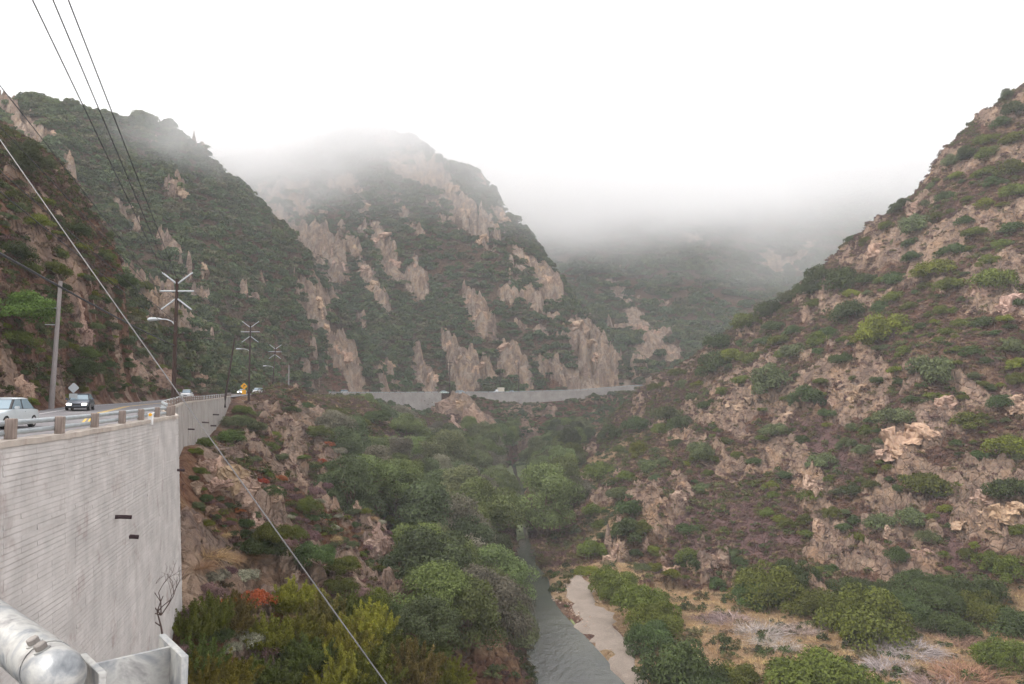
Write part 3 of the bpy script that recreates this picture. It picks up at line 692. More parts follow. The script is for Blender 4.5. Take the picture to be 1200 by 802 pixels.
# ------------------------------------------------------------------ rocks: fractured slabs along the beds
def rock_mesh(name, n, ext, seed, lean=0.0, sub=6):
    import bmesh
    rr = np.random.default_rng(seed); bm = bmesh.new()
    for i in range(n):
        b2 = bmesh.new(); m = 11
        c = np.array([rr.uniform(-.6, .6) * ext[0], rr.uniform(-.5, .5) * ext[1], rr.uniform(-.25, .35) * ext[2]]) * (i > 0)
        s = np.array(ext) * rr.uniform(.35, .75, 3) * (1.2 if i == 0 else .8)
        for q in rr.uniform(-1, 1, (m, 3)): b2.verts.new(Vector(c + q * s * (1 if abs(q).max() > .6 else 1.4)))
        bmesh.ops.convex_hull(b2, input=b2.verts)
        bmesh.ops.delete(b2, geom=[v_ for v_ in b2.verts if not v_.link_faces], context='VERTS')
        bmesh.ops.subdivide_edges(b2, edges=b2.edges, cuts=sub, use_grid_fill=True)
        me_ = bpy.data.meshes.new('tmp'); b2.to_mesh(me_); bm.from_mesh(me_); bpy.data.meshes.remove(me_); b2.free()
    V_ = np.array([v_.co for v_ in bm.verts])
    sc = 2.2 / max(ext)
    d = np.stack([vnoise3(V_ * sc * 2 + 7 * k + seed, seed + k) - .5 for k in range(3)], -1) * .34 * max(ext) * .5
    d += np.stack([vnoise3(V_ * sc * 6 + 3 * k + seed, seed + 9 + k) - .5 for k in range(3)], -1) * .20 * max(ext) * .5
    d += np.stack([vnoise3(V_ * sc * 15 + 3 * k + seed, seed + 19 + k) - .5 for k in range(3)], -1) * .09 * max(ext) * .5
    bedn = np.array([.82, .2, .5]); qq = V_ @ bedn * sc * 3.2 + vnoise3(V_ * sc, seed + 5) * 1.2
    st = (saw(qq, .8) - .5)[:, None] * np.array([-.3, -1, .25]) * .09 * max(ext)
    V_ = V_ + d + st
    for v_, c in zip(bm.verts, V_): v_.co = c
    me = bpy.data.meshes.new(name); bm.to_mesh(me); bm.free(); me.materials.append(M_ROCK)
    return me
ROCKS = [rock_mesh('rock_outcrop', 7, (1, .7, .9), 101), rock_mesh('rock_outcrop', 6, (.55, .5, 1.2), 102), rock_mesh('rock_outcrop', 9, (1.2, .8, .6), 103), rock_mesh('rock_outcrop', 4, (.35, .32, 1.1), 104), rock_mesh('rock_outcrop', 8, (.9, .8, 1.0), 105)]
BOULD = [rock_mesh('boulder', 1, (.9, .8, .7), 120 + i, 0, 2) for i in range(3)]
BOULD_SM = [rock_mesh('stone', 1, (.9, .8, .7), 130 + i, 0, 1) for i in range(2)]

# ------------------------------------------------------------------ labels that single out each thing: look + where it is seen from a landmark
LM = [('retaining wall corner', 220, 690), ('tallest braced pole', 203, 395), ('long pale slab', 268, 560), ('twin pale rock spires', 440, 628), ('big pale crag', 1076, 505), ('purple scree gully', 850, 610),
      ('tall leaning rock slab', 775, 610), ('ribbed grey rock fin', 958, 590), ('blocky pale ledges', 1165, 590), ('gravel bank', 702, 715), ('river bend', 655, 735), ('narrow creek riffle', 612, 640), ('pale green pools', 592, 545), ('cliff under the far wall', 548, 490),
      ('far concrete wall corner', 508, 472), ('yellow warning sign', 285, 453), ('grey sign back', 85, 450), ('grey leaning pole with pegs', 62, 395), ('upper right skyline', 1130, 171), ('crest of the right slope', 980, 301), ('pale right-edge scarp', 1165, 335),
      ('tawny grass flat', 840, 735), ('right end of the far road', 745, 452), ('rusty red brush', 285, 690), ('steel beam post', 180, 775), ('dead shrub', 185, 715), ('diagonal pale trail', 445, 510), ('brown creekside bluff', 590, 738), ('grey dry thicket', 1040, 735), ('upper left skyline', 60, 230),
      ('dark cutting above the road', 215, 420), ('tan rib above the cutting', 92, 370), ('foot of the right spur', 690, 600), ('mid right slope', 960, 430), ('upper right slope corner', 1170, 230), ('green bush under the wall', 265, 505), ('flank below the crest', 1040, 390)]
DIRN = ['right of', 'lower right of', 'below', 'lower left of', 'left of', 'upper left of', 'above', 'upper right of']
ORD = ['nearest', 'second nearest', 'third nearest', 'fourth nearest', 'fifth nearest', 'sixth nearest', 'seventh nearest', 'eighth nearest', 'ninth nearest', 'tenth nearest', 'eleventh nearest', 'twelfth nearest']
PEND = []
def later(o, look, noun, p): PEND.append((o, look, noun, proj(np.asarray(p, float))))
def write_labels():
    groups = {}
    for o, look, noun, px in PEND:
        best = None
        for nm, lx, ly in LM:
            d = math.hypot(px[0] - lx, px[1] - ly)
            if best is None or d < best[0]: best = (d, nm, lx, ly)
        d, nm, lx, ly = best; a = math.atan2(px[1] - ly, px[0] - lx); dr = DIRN[int(round(a / (math.pi / 4))) % 8]
        groups.setdefault((look, noun, dr, nm), []).append((d, o))
    for (look, noun, dr, nm), L in groups.items():
        L.sort(key=lambda t: t[0])
        for i, (d, o) in enumerate(L):
            if len(L) == 1: o['label'] = f'{look} {noun} {dr} the {nm}'
            else: o['label'] = f'{look} {noun}, {ORD[i] if i < len(ORD) else str(i + 1) + "th nearest"} {dr} the {nm}'
def szw(px): return 'large' if px > 44 else 'mid-sized' if px > 26 else 'small'
GREENS = {'dark green': (.048, .066, .022), 'olive': (.112, .122, .018), 'deep olive': (.078, .090, .018), 'grey-green': (.082, .096, .042), 'bright green': (.075, .11, .024)}
def greencol(nm): 
    c = GREENS[nm]; f = random.uniform(.88, 1.12); return (c[0] * f, c[1] * f, c[2] * f, 1)
RIVPX = [(613, 622), (616, 668), (619, 682), (626, 700), (640, 715), (655, 730), (640, 735), (660, 750), (680, 765), (700, 785), (655, 770), (670, 795), (690, 690), (690, 710), (710, 725), (725, 745), (735, 755), (675, 695), (592, 545), (618, 546), (608, 553), (720, 765)]
WALLPX = [(440, 612), (432, 628), (450, 630), (442, 640)] + [(a, 464) for a in range(352, 515, 7)] + [(500, 476), (507, 474), (490, 470)] + [(a, 464) for a in range(565, 740, 8)] + [(570, 474), (578, 472), (640, 470), (660, 469), (285, 452), (285, 462), (240, 485), (230, 490), (250, 490), (320, 461), (340, 461)]
taken = []
def put_plant(name, cat, noun, meshes, px, py, wpx, colname, group, squash=1.0, stem=True, lookpre=None, sink=.12, colour=None, ymin=8, base=.32):
    h_ = hit(px, py + wpx * base, ymin)
    if h_ is None or h_[1] > 620: return None
    so, oo = road_off(np.array([h_[0]]), np.array([h_[1]]))
    if -.8 < oo[0] < RW + .6: return None
    rad = wpx * .5 * h_[1] / F
    if h_[1] > 60 and any(math.hypot(a - px, b - py) < wpx * .45 for a, b in RIVPX + WALLPX): return None
    o = link(name, random.choice(meshes)); o.location = (h_[0], h_[1], h_[2] - sink * rad)
    f = random.uniform(.9, 1.12); o.scale = (rad * f, rad / f, rad * squash * random.uniform(.85, 1.15)); o.rotation_euler = (random.uniform(-.12, .12), random.uniform(-.12, .12), random.uniform(0, 6.28))
    o.color = colour or greencol(colname)
    tag(o, None, cat, group)
    if stem:
        s = link('stems', random.choice(STEMS), o); s.color = (1, 1, 1, 1)
    later(o, lookpre or f'{szw(wpx)} {colname}', noun, (h_[0], h_[1], h_[2] + rad * .4))
    taken.append((px, py, wpx)); return o
# ------------------------------------------------------------------ right slope: shrubs read off the photograph one by one
SH = '1155,233,25 1073,261,40 1069,281,22 1069,298,24 1049,343,28 1099,306,50 1114,328,35 1054,319,35 1017,321,28 995,358,45 972,384,28 1039,377,60 998,339,22 1118,283,40 1144,268,30 1159,302,26 1110,225,26 1153,371,30 1131,253,24 1084,235,20 1058,237,30 1009,265,24 1000,276,20 987,317,55 961,318,40 950,330,36 927,341,34 905,356,40 875,371,36 845,394,40 908,377,28 931,384,24 916,392,30 1032,358,26 1189,125,30 1174,139,26 1159,157,30 1137,176,30 1118,184,26 1189,158,30 1185,190,40 1159,182,26 1189,223,30 1189,261,30 1174,280,24 1167,321,50 838,422,46 905,440,50 945,462,40 985,415,26 1091,425,62 1048,480,46 1133,488,40 908,500,30 940,510,24 965,538,36 993,518,24 1093,553,62 998,570,28 950,578,28 973,558,16 975,600,20 1033,608,34 1066,598,38 990,625,20 1091,628,32 1050,645,30 1181,565,50 1173,468,30 1181,515,60 1196,620,24 1158,648,34 1186,665,40 820,530,30 1028,447,20 1000,445,14 923,470,16 895,480,14 810,655,30 783,478,40 767,454,16 798,493,30 780,497,30 795,516,20 819,527,34 748,490,36 682,527,22 701,542,50 750,523,28 761,542,32 735,553,26 727,572,30 739,587,40 697,591,30 735,617,46 754,620,26 806,617,26 806,648,40 694,640,34 686,662,30 802,445,24 858,412,30 716,505,30 795,432,22 776,447,14 930,405,34 880,415,30 960,395,26 895,395,24 1010,395,30 1060,410,20 1140,410,24 1190,400,30 870,440,26 850,455,24 830,470,22'
for t in SH.split():
    a, b, c = map(float, t.split(',')); cn = random.choice(['dark green', 'dark green', 'olive', 'deep olive', 'deep olive', 'grey-green'])
    put_plant('chaparral_shrub', 'shrub', 'shrub', SHRUB, a, b, c * 1.12, cn, 'shrubs scattered over the right slope', 1.25, False)
E_POLY = [(1195, 112), (1130, 175), (1060, 240), (980, 304), (900, 366), (810, 430), (760, 465), (690, 530), (682, 600), (700, 655), (800, 680), (900, 690), (1100, 690), (1195, 690)]
F_POLY = [(232, 520), (285, 472), (345, 470), (430, 480), (500, 530), (480, 600), (440, 680), (380, 690), (300, 640), (228, 640)]
A_POLY = [(0, 195), (60, 240), (130, 310), (200, 375), (270, 440), (275, 458), (150, 468), (60, 470), (0, 470)]
def scatter(poly, n, size, fn, gap=.5, rk=.35, tries=40):
    xs = [p[0] for p in poly]; ys = [p[1] for p in poly]; k = 0
    for _ in range(n * tries):
        if k >= n: break
        a = random.uniform(min(xs), max(xs)); b = random.uniform(min(ys), max(ys)); w = random.uniform(*size)
        if not in_poly(np.array([a]), np.array([b]), poly)[0]: continue
        h_ = hit(a, b)
        if h_ is None or attr_at(rock, h_[0], h_[1]) > rk or attr_at(scree, h_[0], h_[1]) > .4: continue
        if any(math.hypot(a - t[0], b - t[1]) < gap * (w + t[2]) * .5 for t in taken): continue
        if fn(a, b, w): k += 1
def e_shrub(a, b, w): return put_plant('chaparral_shrub', 'shrub', 'shrub', SHRUB, a, b, w, random.choice(['dark green', 'olive', 'deep olive', 'grey-green', 'deep olive']), 'shrubs scattered over the right slope', 1.2, False)
scatter(E_POLY, 178, (11, 27), e_shrub, .58)
# ------------------------------------------------------------------ left cut slope above the road
def a_bush(a, b, w): return put_plant('hillside_bush', 'bush', 'bush', SHRUB, a, b, w, random.choice(['dark green', 'deep olive', 'olive', 'grey-green']), 'bushes on the hill above the road', 1.0, False, ymin=30)
for a, b, w, cn in ((12, 350, 110, 'bright green'), (88, 425, 60, 'dark green'), (98, 410, 44, 'bright green'), (20, 395, 60, 'deep olive'), (60, 405, 40, 'grey-green'), (15, 290, 60, 'dark green'), (45, 255, 44, 'olive'), (85, 265, 40, 'dark green'), (140, 330, 44, 'dark green'), (120, 300, 36, 'deep olive'), (165, 350, 34, 'deep olive'), (215, 385, 24, 'dark green'), (238, 392, 26, 'dark green'), (60, 310, 44, 'deep olive')):
    put_plant('hillside_bush', 'bush', 'bush', BUSH, a, b, w, cn, 'bushes on the hill above the road', 1.0, False, ymin=30)
scatter(A_POLY, 150, (12, 36), a_bush, .5, .6)
# ------------------------------------------------------------------ slope between the road and the creek
for a, b, w, cn in ((268, 505, 44, 'bright green'), (280, 490, 44, 'grey-green'), (385, 545, 26, 'dark green'), (240, 585, 20, 'dark green'), (285, 480, 28, 'deep olive'), (240, 500, 18, 'olive'), (372, 500, 40, 'deep olive'), (400, 510, 46, 'deep olive'), (420, 545, 50, 'dark green'), (440, 485, 40, 'dark green'), (420, 490, 30, 'deep olive'), (465, 495, 36, 'deep olive'), (480, 520, 40, 'dark green'), (365, 475, 34, 'grey-green'), (390, 480, 30, 'deep olive'),
                    (228, 528, 22, 'olive'), (234, 552, 22, 'deep olive'), (229, 590, 26, 'grey-green'), (242, 612, 22, 'olive'), (226, 560, 16, 'dark green'), (345, 620, 40, 'deep olive'), (305, 655, 60, 'dark green'), (370, 650, 56, 'dark green'), (400, 660, 50, 'deep olive'), (320, 575, 34, 'dark green'), (360, 590, 40, 'deep olive'), (455, 530, 40, 'deep olive')):
    put_plant('slope_bush', 'bush', 'bush', BUSH, a, b, w, cn, 'bushes on the slope below the road', 1.0, False, ymin=45)
def f_bush(a, b, w): return put_plant('slope_bush', 'bush', 'bush', SHRUB, a, b, w, random.choice(['dark green', 'deep olive', 'olive', 'grey-green']), 'bushes on the slope below the road', 1.0, False, ymin=45)
scatter(F_POLY, 95, (12, 30), f_bush, .6, .5)
# foreground thicket, lower left: feathery olive shrubs, dark bushes, dry grey, rust and straw brush
OLV = [(.135, .135, .02), (.095, .108, .02), (.165, .150, .024), (.075, .092, .022), (.125, .105, .03), (.11, .125, .022)]
def fg(kind, a, b, w):
    g = 'shrubs in the thicket below the wall'
    if kind == 'feather': o = put_plant('feathery_shrub', 'shrub', 'feathery shrub', FEATH, a, b, w, 'olive', g, 1.0, True, f'{szw(w * .6)} yellow-olive', .05, (*random.choice(OLV), 1), ymin=25, base=.3)
    elif kind == 'dark': o = put_plant('slope_bush', 'bush', 'bush', BUSH, a, b, w, random.choice(['dark green', 'deep olive']), 'bushes on the slope below the road', 1.05, True, ymin=25)
    elif kind == 'red': o = put_plant('dry_brush', 'dry brush', 'brush', DRYL, a, b, w, 'olive', 'dry brush on the left slope', 1, False, f'{szw(w)} rust red', .05, (.30 * random.uniform(.7, 1.1), .075, .03, 1), ymin=25)
    elif kind == 'mauve': o = put_plant('dry_brush', 'dry brush', 'brush', DRYL, a, b, w, 'olive', 'dry brush on the left slope', 1, False, f'{szw(w)} mauve-brown', .05, (.15, .088, .085, 1), ymin=25)
    elif kind == 'straw': o = put_plant('dry_brush', 'dry brush', 'brush', DRYB, a, b, w, 'olive', 'dry brush on the left slope', .8, False, f'{szw(w)} straw-coloured', .05, (.34, .23, .13, 1), ymin=25)
    else: o = put_plant('dry_brush', 'dry brush', 'brush', DRYL, a, b, w, 'olive', 'dry brush on the left slope', .9, False, f'{szw(w)} pale grey-green', .05, (.22, .21, .15, 1), ymin=25)
    return o
FGL = '''red,295,692,56 red,265,700,34 red,330,715,30 mauve,245,690,44 mauve,228,715,36 mauve,262,672,30 grey,250,665,44 grey,285,665,40 grey,330,700,34 grey,290,745,40 grey,270,760,30 straw,245,635,48 straw,270,645,34 straw,232,655,36 straw,300,668,30
feather,245,725,60 feather,225,740,50 feather,270,720,56 feather,310,735,64 feather,345,700,60 feather,375,720,66 feather,405,715,60 feather,430,735,66 feather,400,755,70 feather,360,765,70 feather,455,760,66 feather,480,785,70 feather,440,790,70 feather,320,790,70 feather,260,790,76 feather,230,775,60 feather,500,765,56 feather,520,795,56 feather,395,795,70 feather,350,735,56 feather,290,785,60 feather,235,800,60
dark,320,660,48 dark,300,680,36 dark,430,690,60 dark,455,715,50 dark,255,740,36 dark,340,755,40 mauve,330,745,40 mauve,305,765,40 mauve,385,745,30 straw,350,720,24 mauve,380,690,40 dark,400,680,44 mauve,420,700,30 feather,470,740,50 mauve,210,760,30 grey,205,745,24'''
for t in FGL.split():
    k, a, b, w = t.split(','); fg(k, float(a), float(b), float(w) * 1.12)
def f_dry(a, b, w): return fg(random.choice(['red', 'mauve', 'mauve', 'grey', 'straw', 'mauve']), a, b, w)
scatter([(230, 600), (300, 560), (430, 500), (480, 540), (450, 660), (300, 690), (230, 690)], 95, (14, 34), f_dry, .45, .6)
# ------------------------------------------------------------------ trees along the creek
TREEC = {'mid-green': (.096, .118, .042), 'dull green': (.106, .115, .054), 'fresh green': (.118, .142, .044), 'dark': (.062, .075, .034), 'grey-brown': (.125, .115, .08)}
spots_t = []
def put_tree(X, Y, H, cn, noun='tree', cat='tree', g='trees along the creek', wide=1.0, name='creek_tree', k=None):
    if any(math.hypot(X - a, Y - b) < .25 * (H + c) * .62 for a, b, c in spots_t): return None
    ct = TREES[k if k is not None else random.randrange(len(TREES))]; zb = float(hz(X, Y))
    top = proj(np.array([X, Y, zb + H * .75]))
    cp_ = proj(np.array([X, Y, zb + H * .62])); rp_ = .56 * H * F / Y * wide * .74
    if any(math.hypot(a - cp_[0], (b - cp_[1]) * .9) < rp_ for a, b in RIVPX + WALLPX): return None
    if Y > 165 and Y < 345 and 600 < cp_[0] < 860 and cp_[0] + rp_ * .8 > 690: return None
    if not (-30 < top[0] < 1230 and top[1] < 830) or not seen((X, Y, zb + H * .9), .5): return None
    e = empty(name, (X, Y, zb - .2), random.uniform(0, 6.28)); s = H / 1.35; e.scale = (s * wide * .78, s * wide * .78, s)
    c = link('crown', ct[0], e); f = random.uniform(.85, 1.15); q = TREEC[cn]; c.color = (q[0] * f, q[1] * f, q[2] * f, 1)
    link('trunk', ct[1], e)
    tag(e, None, cat, g); hp = H * F / Y
    later(e, f'{"tall" if hp > 60 else "mid-sized" if hp > 34 else "small"} {cn}', noun, (X, Y, zb + H * .55)); spots_t.append((X, Y, H)); return e
def tree_px(px, py, hpx, cn, **kw):
    h_ = hit(px, py + .42 * hpx, 60)
    if h_ is None: return None
    return put_tree(h_[0], h_[1], hpx * h_[1] / F, cn, **kw)
for a, b, w, cn in ((885, 690, 40, 'dark'), (1000, 680, 44, 'dark'), (1060, 700, 50, 'dull green'), (860, 780, 50, 'mid-green'), (1110, 720, 44, 'dark'), (1150, 705, 46, 'dull green'), (720, 690, 30, 'dull green'), (765, 740, 44, 'dull green'), (470, 690, 80, 'mid-green'), (512, 712, 84, 'fresh green'), (548, 740, 76, 'mid-green'), (498, 745, 64, 'dark'), (535, 690, 70, 'mid-green'), (455, 665, 90, 'dark'), (635, 760, 80, 'mid-green'), (610, 735, 56, 'dull green'), (530, 640, 84, 'grey-brown'), (560, 610, 80, 'mid-green'), (495, 640, 90, 'dark'), (600, 690, 50, 'dull green'), (645, 640, 90, 'mid-green'), (642, 655, 76, 'dull green'), (585, 650, 80, 'fresh green'), (640, 600, 80, 'mid-green'), (575, 575, 60, 'mid-green'), (525, 555, 60, 'dull green'), (545, 590, 66, 'grey-brown'), (620, 565, 60, 'dull green'), (655, 575, 56, 'mid-green'),
                    (798, 768, 84, 'dull green'), (756, 698, 58, 'dull green'), (905, 672, 66, 'mid-green'), (960, 690, 56, 'dull green'), (1015, 700, 84, 'dull green'), (1140, 678, 60, 'dark'), (970, 768, 96, 'fresh green'), (1100, 695, 50, 'dark'), (1080, 675, 40, 'dull green'), (1185, 715, 50, 'dull green'), (1175, 760, 46, 'fresh green'), (770, 720, 50, 'dull green'), (720, 675, 44, 'mid-green'), (820, 795, 60, 'dull green'), (1040, 690, 46, 'dark'), (930, 660, 46, 'dull green')):
    if a > 700:
        put_plant('valley_bush', 'bush', 'rounded bush', BUSH, a, b, w * 1.5, {'dark': 'dark green', 'mid-green': 'deep olive', 'fresh green': 'deep olive', 'dull green': random.choice(['deep olive', 'dark green'])}[cn], 'rounded bushes on the valley flat', 1.15, True, ymin=60, base=.36); continue
    wd = 1.15
    tree_px(a, b, w * (.82 if a > 700 else 1), cn, wide=wd, k=random.choice((2, 4)) if a > 700 else None, noun='tree' if a < 700 else 'bushy tree')
k = 0
for _ in range(12000):
    if k >= 235: break
    Y = random.uniform(95, 400); X = random.uniform(-70, 40)
    ro_, rw_, _z = river_off(X, Y)
    if attr_at(isr['R'].astype(float), X, Y) < .5 and attr_at(isr['K'].astype(float), X, Y) < .5 and not (attr_at(isr['F'].astype(float), X, Y) > .5 and hz(X, Y) < -21 and Y > 130): continue
    if abs(ro_) < rw_ + 3.2: continue
    if ro_ > 0 and Y < 170: continue
    if in_poly(np.array([X]), np.array([Y]), SB)[0]: continue
    so, oo = road_off(np.array([X]), np.array([Y]))
    if oo[0] > -9: continue
    if attr_at(rock, X, Y) > .6: continue
    if put_tree(X, Y, random.uniform(7, 13.5), random.choice(['mid-green', 'mid-green', 'dull green', 'dark', 'fresh green', 'grey-brown']), wide=random.uniform(.95, 1.25)): k += 1
for a, b, w in ((30, 192, 44), (546, 206, 13), (578, 224, 11), (480, 166, 12), (498, 176, 14), (515, 190, 12), (530, 200, 10), (440, 154, 10), (460, 158, 11), (595, 248, 9), (160, 150, 9), (180, 145, 9), (1180, 112, 14)):
    h_ = hit(a, b + w * .5, 60)
    if h_ is None: continue
    put_tree(h_[0], h_[1], w * h_[1] / F, 'dark', g='trees on the ridges', wide=1.15, name='ridge_tree', k=0)
# ------------------------------------------------------------------ rock outcrops and boulders
ROCKL = '''1078,505,92,4,1.0 1110,470,50,0,.9 1050,530,40,2,1 1165,575,70,0,.8 1150,610,56,2,.9 1190,600,60,4,.9 958,575,70,1,1.3 965,620,56,1,1.2 775,610,78,3,1.35 758,640,50,1,1.2 795,585,40,0,1.2 770,665,50,2,.8 815,668,50,1,1.2 1020,420,34,1,1 1010,455,40,0,1 925,488,40,0,1 935,480,30,1,1 870,470,36,2,1 1165,330,56,4,1 1190,350,60,0,1 1180,300,40,1,1 1078,243,34,0,.9 1030,288,44,0,1 1020,300,34,1,1 946,372,24,1,1.2 955,350,20,3,1.2 1045,620,36,1,1 1085,645,36,4,1 725,640,36,1,1.1 712,655,30,0,1
905,530,34,1,1.1 1195,470,44,0,1 980,470,34,3,1.2 440,628,64,1,1.25 432,640,44,0,1 452,625,44,3,1.3 262,560,76,0,1.2 285,590,50,1,1.1 240,545,40,0,1 345,545,50,3,1.4 330,535,40,1,1.2 395,565,44,1,1.2 465,580,44,3,1.3 425,590,30,3,1.2 548,490,50,1,1.3 535,475,36,0,1 560,505,46,1,1.3 585,522,34,1,1.2 425,463,16,0,1 485,475,20,0,1 590,735,56,2,.9 575,725,40,0,.8 90,365,50,3,1.5 95,395,40,1,1.3 125,455,40,1,1.2 20,450,60,1,1.1 40,465,50,0,1 150,420,40,1,1.2 185,440,50,0,1 230,445,40,0,1 175,360,30,1,1.2 232,542,30,1,1 227,572,34,0,1.1 238,600,30,2,1 229,610,26,0,1 228,515,18,0,1 305,675,30,0,.7 845,660,24,0,.8 250,545,70,1,1.1 275,580,80,0,1.0 295,610,56,1,1 240,565,50,2,1 436,618,40,3,1.5 452,630,34,3,1.2 520,478,44,0,1.2 535,500,54,1,1.5 555,485,50,1,1.4 572,505,44,3,1.5 565,525,40,1,1 592,505,36,1,1.3 470,482,36,0,1 485,490,40,1,.9 420,600,34,3,1.2 330,560,30,1,1.2 318,590,36,0,1 410,575,30,3,1.3 480,600,24,3,1.4 350,565,36,1,1.3 375,560,30,3,1.3'''
for t in ROCKL.split():
    a, b, w, vr, tall = [float(q) for q in t.split(',')]
    h_ = hit(a, b + w * .15, 45)
    if h_ is None: continue
    so, oo = road_off(np.array([h_[0]]), np.array([h_[1]]))
    if -1.0 < oo[0] < RW + 1.5: continue
    rad = w * .5 * h_[1] / F
    o = link('rock_outcrop', ROCKS[int(vr)]); o.location = (h_[0], h_[1] + rad * .25, h_[2] - rad * .15); o.scale = (rad * .95, rad * .8, rad * tall * .85); o.rotation_euler = (random.uniform(-.2, .1), random.uniform(-.42, -.12), random.uniform(-.35, .35))
    f = random.uniform(.85, 1.15); o.color = (f * .82, f * random.uniform(.92, 1.0) * .8, f * random.uniform(.84, 1) * .8, 1)
    tag(o, None, 'rock', 'rock outcrops breaking through the slopes')
    later(o, f'{szw(w)} {"pale tan" if f > 1 else "grey-tan"} {"upright" if tall > 1.05 else "blocky"}', 'rock outcrop', h_)
for reg, lst in (('C', RP_C), ('B', RP_B), ('D', RP_D)):
    for (cx, cy_, rx, ry, ang) in lst:
        nn = 1 if rx < 16 else 2 if rx < 28 else 3
        for i in range(nn):
            f = (i - (nn - 1) / 2) / max(nn, 1) * 1.5; a = cx + f * rx * math.cos(R(ang)); b = cy_ + f * rx * math.sin(R(ang)) + random.uniform(-3, 3)
            h_ = hit(a, b, 140)
            if h_ is None or h_[1] > 640 or attr_at(isr[reg].astype(float), h_[0], h_[1]) < .5: continue
            so, oo = road_off(np.array([h_[0]]), np.array([h_[1]]))
            if -3 < oo[0] < RW + 5: continue
            k_ = h_[1] / F; o = link('rock_slab', random.choice([ROCKS[1], ROCKS[3], ROCKS[4], ROCKS[1]])); hl = rx / nn * 1.0 * k_; hw = min(ry, 16) * 1.15 * k_
            o.location = (h_[0], h_[1] + hw * .5, h_[2]); o.scale = (hw * 1.25, hw * 1.0, hl); o.rotation_euler = (random.uniform(-.35, -.15), -R(90 - abs(ang)) * (1 if ang > 0 else -1), random.uniform(-.4, .3))
            g_ = random.uniform(1.05, 1.3); o.color = (g_, g_ * random.uniform(.9, .98), g_ * random.uniform(.82, .95), 1)
            tag(o, None, 'rock', 'pale slabs on the far mountains'); later(o, 'pale far tilted', 'rock slab', h_)
for a, b, w, c, nm in ((877, 670, 10, 1.7, 'white'), (848, 660, 14, .75, 'dark grey'), (862, 664, 12, .8, 'flat grey'), (295, 642, 26, 1.25, 'pale'), (430, 462, 12, 1.2, 'pale tan')):
    h_ = hit(a, b, 45)
    if h_ is None: continue
    rad = w * .5 * h_[1] / F; o = link('boulder', random.choice(BOULD)); o.location = h_; o.scale = (rad,) * 3; o.color = (c, c, c, 1); o.rotation_euler = (0, 0, random.uniform(0, 6))
    tag(o, None, 'boulder'); later(o, nm, 'boulder lying', h_)
# ------------------------------------------------------------------ cover nobody could count: scrub on the far mountains, dry scrub on the slopes, creek stones
def cover(name, X, Y, size, pick, sources, cols, sink=.1, squash=1.0):
    src = bpy.data.collections.new(name + '_source')
    for i, (me, c) in enumerate(zip(sources, cols)):
        if me.materials[0].name.startswith('foliage'): me = me.copy(); me.materials[0] = mk_leaf(tuple(c))
        o = bpy.data.objects.new(f'{name}_source_{i:02d}', me); o.color = (*c, 1); src.objects.link(o)
    Z = hz(X, Y) - sink * size
    me = bpy.data.meshes.new(name); me.vertices.add(len(X)); me.vertices.foreach_set('co', np.stack([X, Y, Z], -1).astype(np.float32).ravel())
    for nm, a, ty in (('pick', pick, 'INT'), ('size', size, 'FLOAT'), ('turn', rng.uniform(0, 6.28, len(X)), 'FLOAT')):
        at = me.attributes.new(nm, ty, 'POINT'); at.data.foreach_set('value', np.asarray(a, np.int32 if ty == 'INT' else np.float32))
    me.update(); ob = tag(link(name, me), kind='stuff')
    g = bpy.data.node_groups.new(name, 'GeometryNodeTree')
    g.interface.new_socket('Geometry', in_out='INPUT', socket_type='NodeSocketGeometry'); g.interface.new_socket('Geometry', in_out='OUTPUT', socket_type='NodeSocketGeometry')
    N = g.nodes.new; gi = N('NodeGroupInput'); go = N('NodeGroupOutput'); ip = N('GeometryNodeInstanceOnPoints'); ci = N('GeometryNodeCollectionInfo')
    ci.inputs['Collection'].default_value = src; ci.inputs['Separate Children'].default_value = True; ci.inputs['Reset Children'].default_value = True
    def na(nm, ty):
        d = N('GeometryNodeInputNamedAttribute'); d.data_type = ty; d.inputs['Name'].default_value = nm; return d.outputs['Attribute']
    cb = N('ShaderNodeCombineXYZ'); g.links.new(na('turn', 'FLOAT'), cb.inputs[2])
    cs = N('ShaderNodeCombineXYZ'); sz = na('size', 'FLOAT'); mu = N('ShaderNodeMath'); mu.operation = 'MULTIPLY'; mu.inputs[1].default_value = squash; g.links.new(sz, mu.inputs[0])
    g.links.new(sz, cs.inputs[0]); g.links.new(sz, cs.inputs[1]); g.links.new(mu.outputs[0], cs.inputs[2])
    g.links.new(gi.outputs[0], ip.inputs['Points']); g.links.new(ci.outputs[0], ip.inputs['Instance']); ip.inputs['Pick Instance'].default_value = True
    g.links.new(na('pick', 'INT'), ip.inputs['Instance Index']); g.links.new(cb.outputs[0], ip.inputs['Rotation']); g.links.new(cs.outputs[0], ip.inputs['Scale'])
    g.links.new(ip.outputs[0], go.inputs[0])
    md = ob.modifiers.new('cover', 'NODES'); md.node_group = g
    return ob
def sample(reg, n, r0, r1, rockmax, keep=None, dens=None):
    r = np.sqrt(rng.uniform(r0 * r0, r1 * r1, n * 6)); t = rng.uniform(-R(42), R(42), n * 6); X = r * np.sin(t); Y = r * np.cos(t)
    m = np.zeros(len(X), bool)
    for k_ in reg: m |= attr_at(isr[k_].astype(float), X, Y) > .5
    m &= attr_at(rock, X, Y) * .75 + rng.uniform(0, .45, len(X)) < rockmax
    so, oo = road_off(X, Y); m &= (oo < -3) | (oo > RW + 1.5)
    if dens is not None: m &= rng.uniform(0, 1, len(X)) < dens(X, Y)
    if keep is not None: m &= keep(X, Y)
    return X[m][:n], Y[m][:n]
FARSH = [crown_mesh('far_shrub', lobes_dome(K, h), 520, .13) for K, h in ((16, .7), (12, .9), (20, .6), (14, 1.0))]
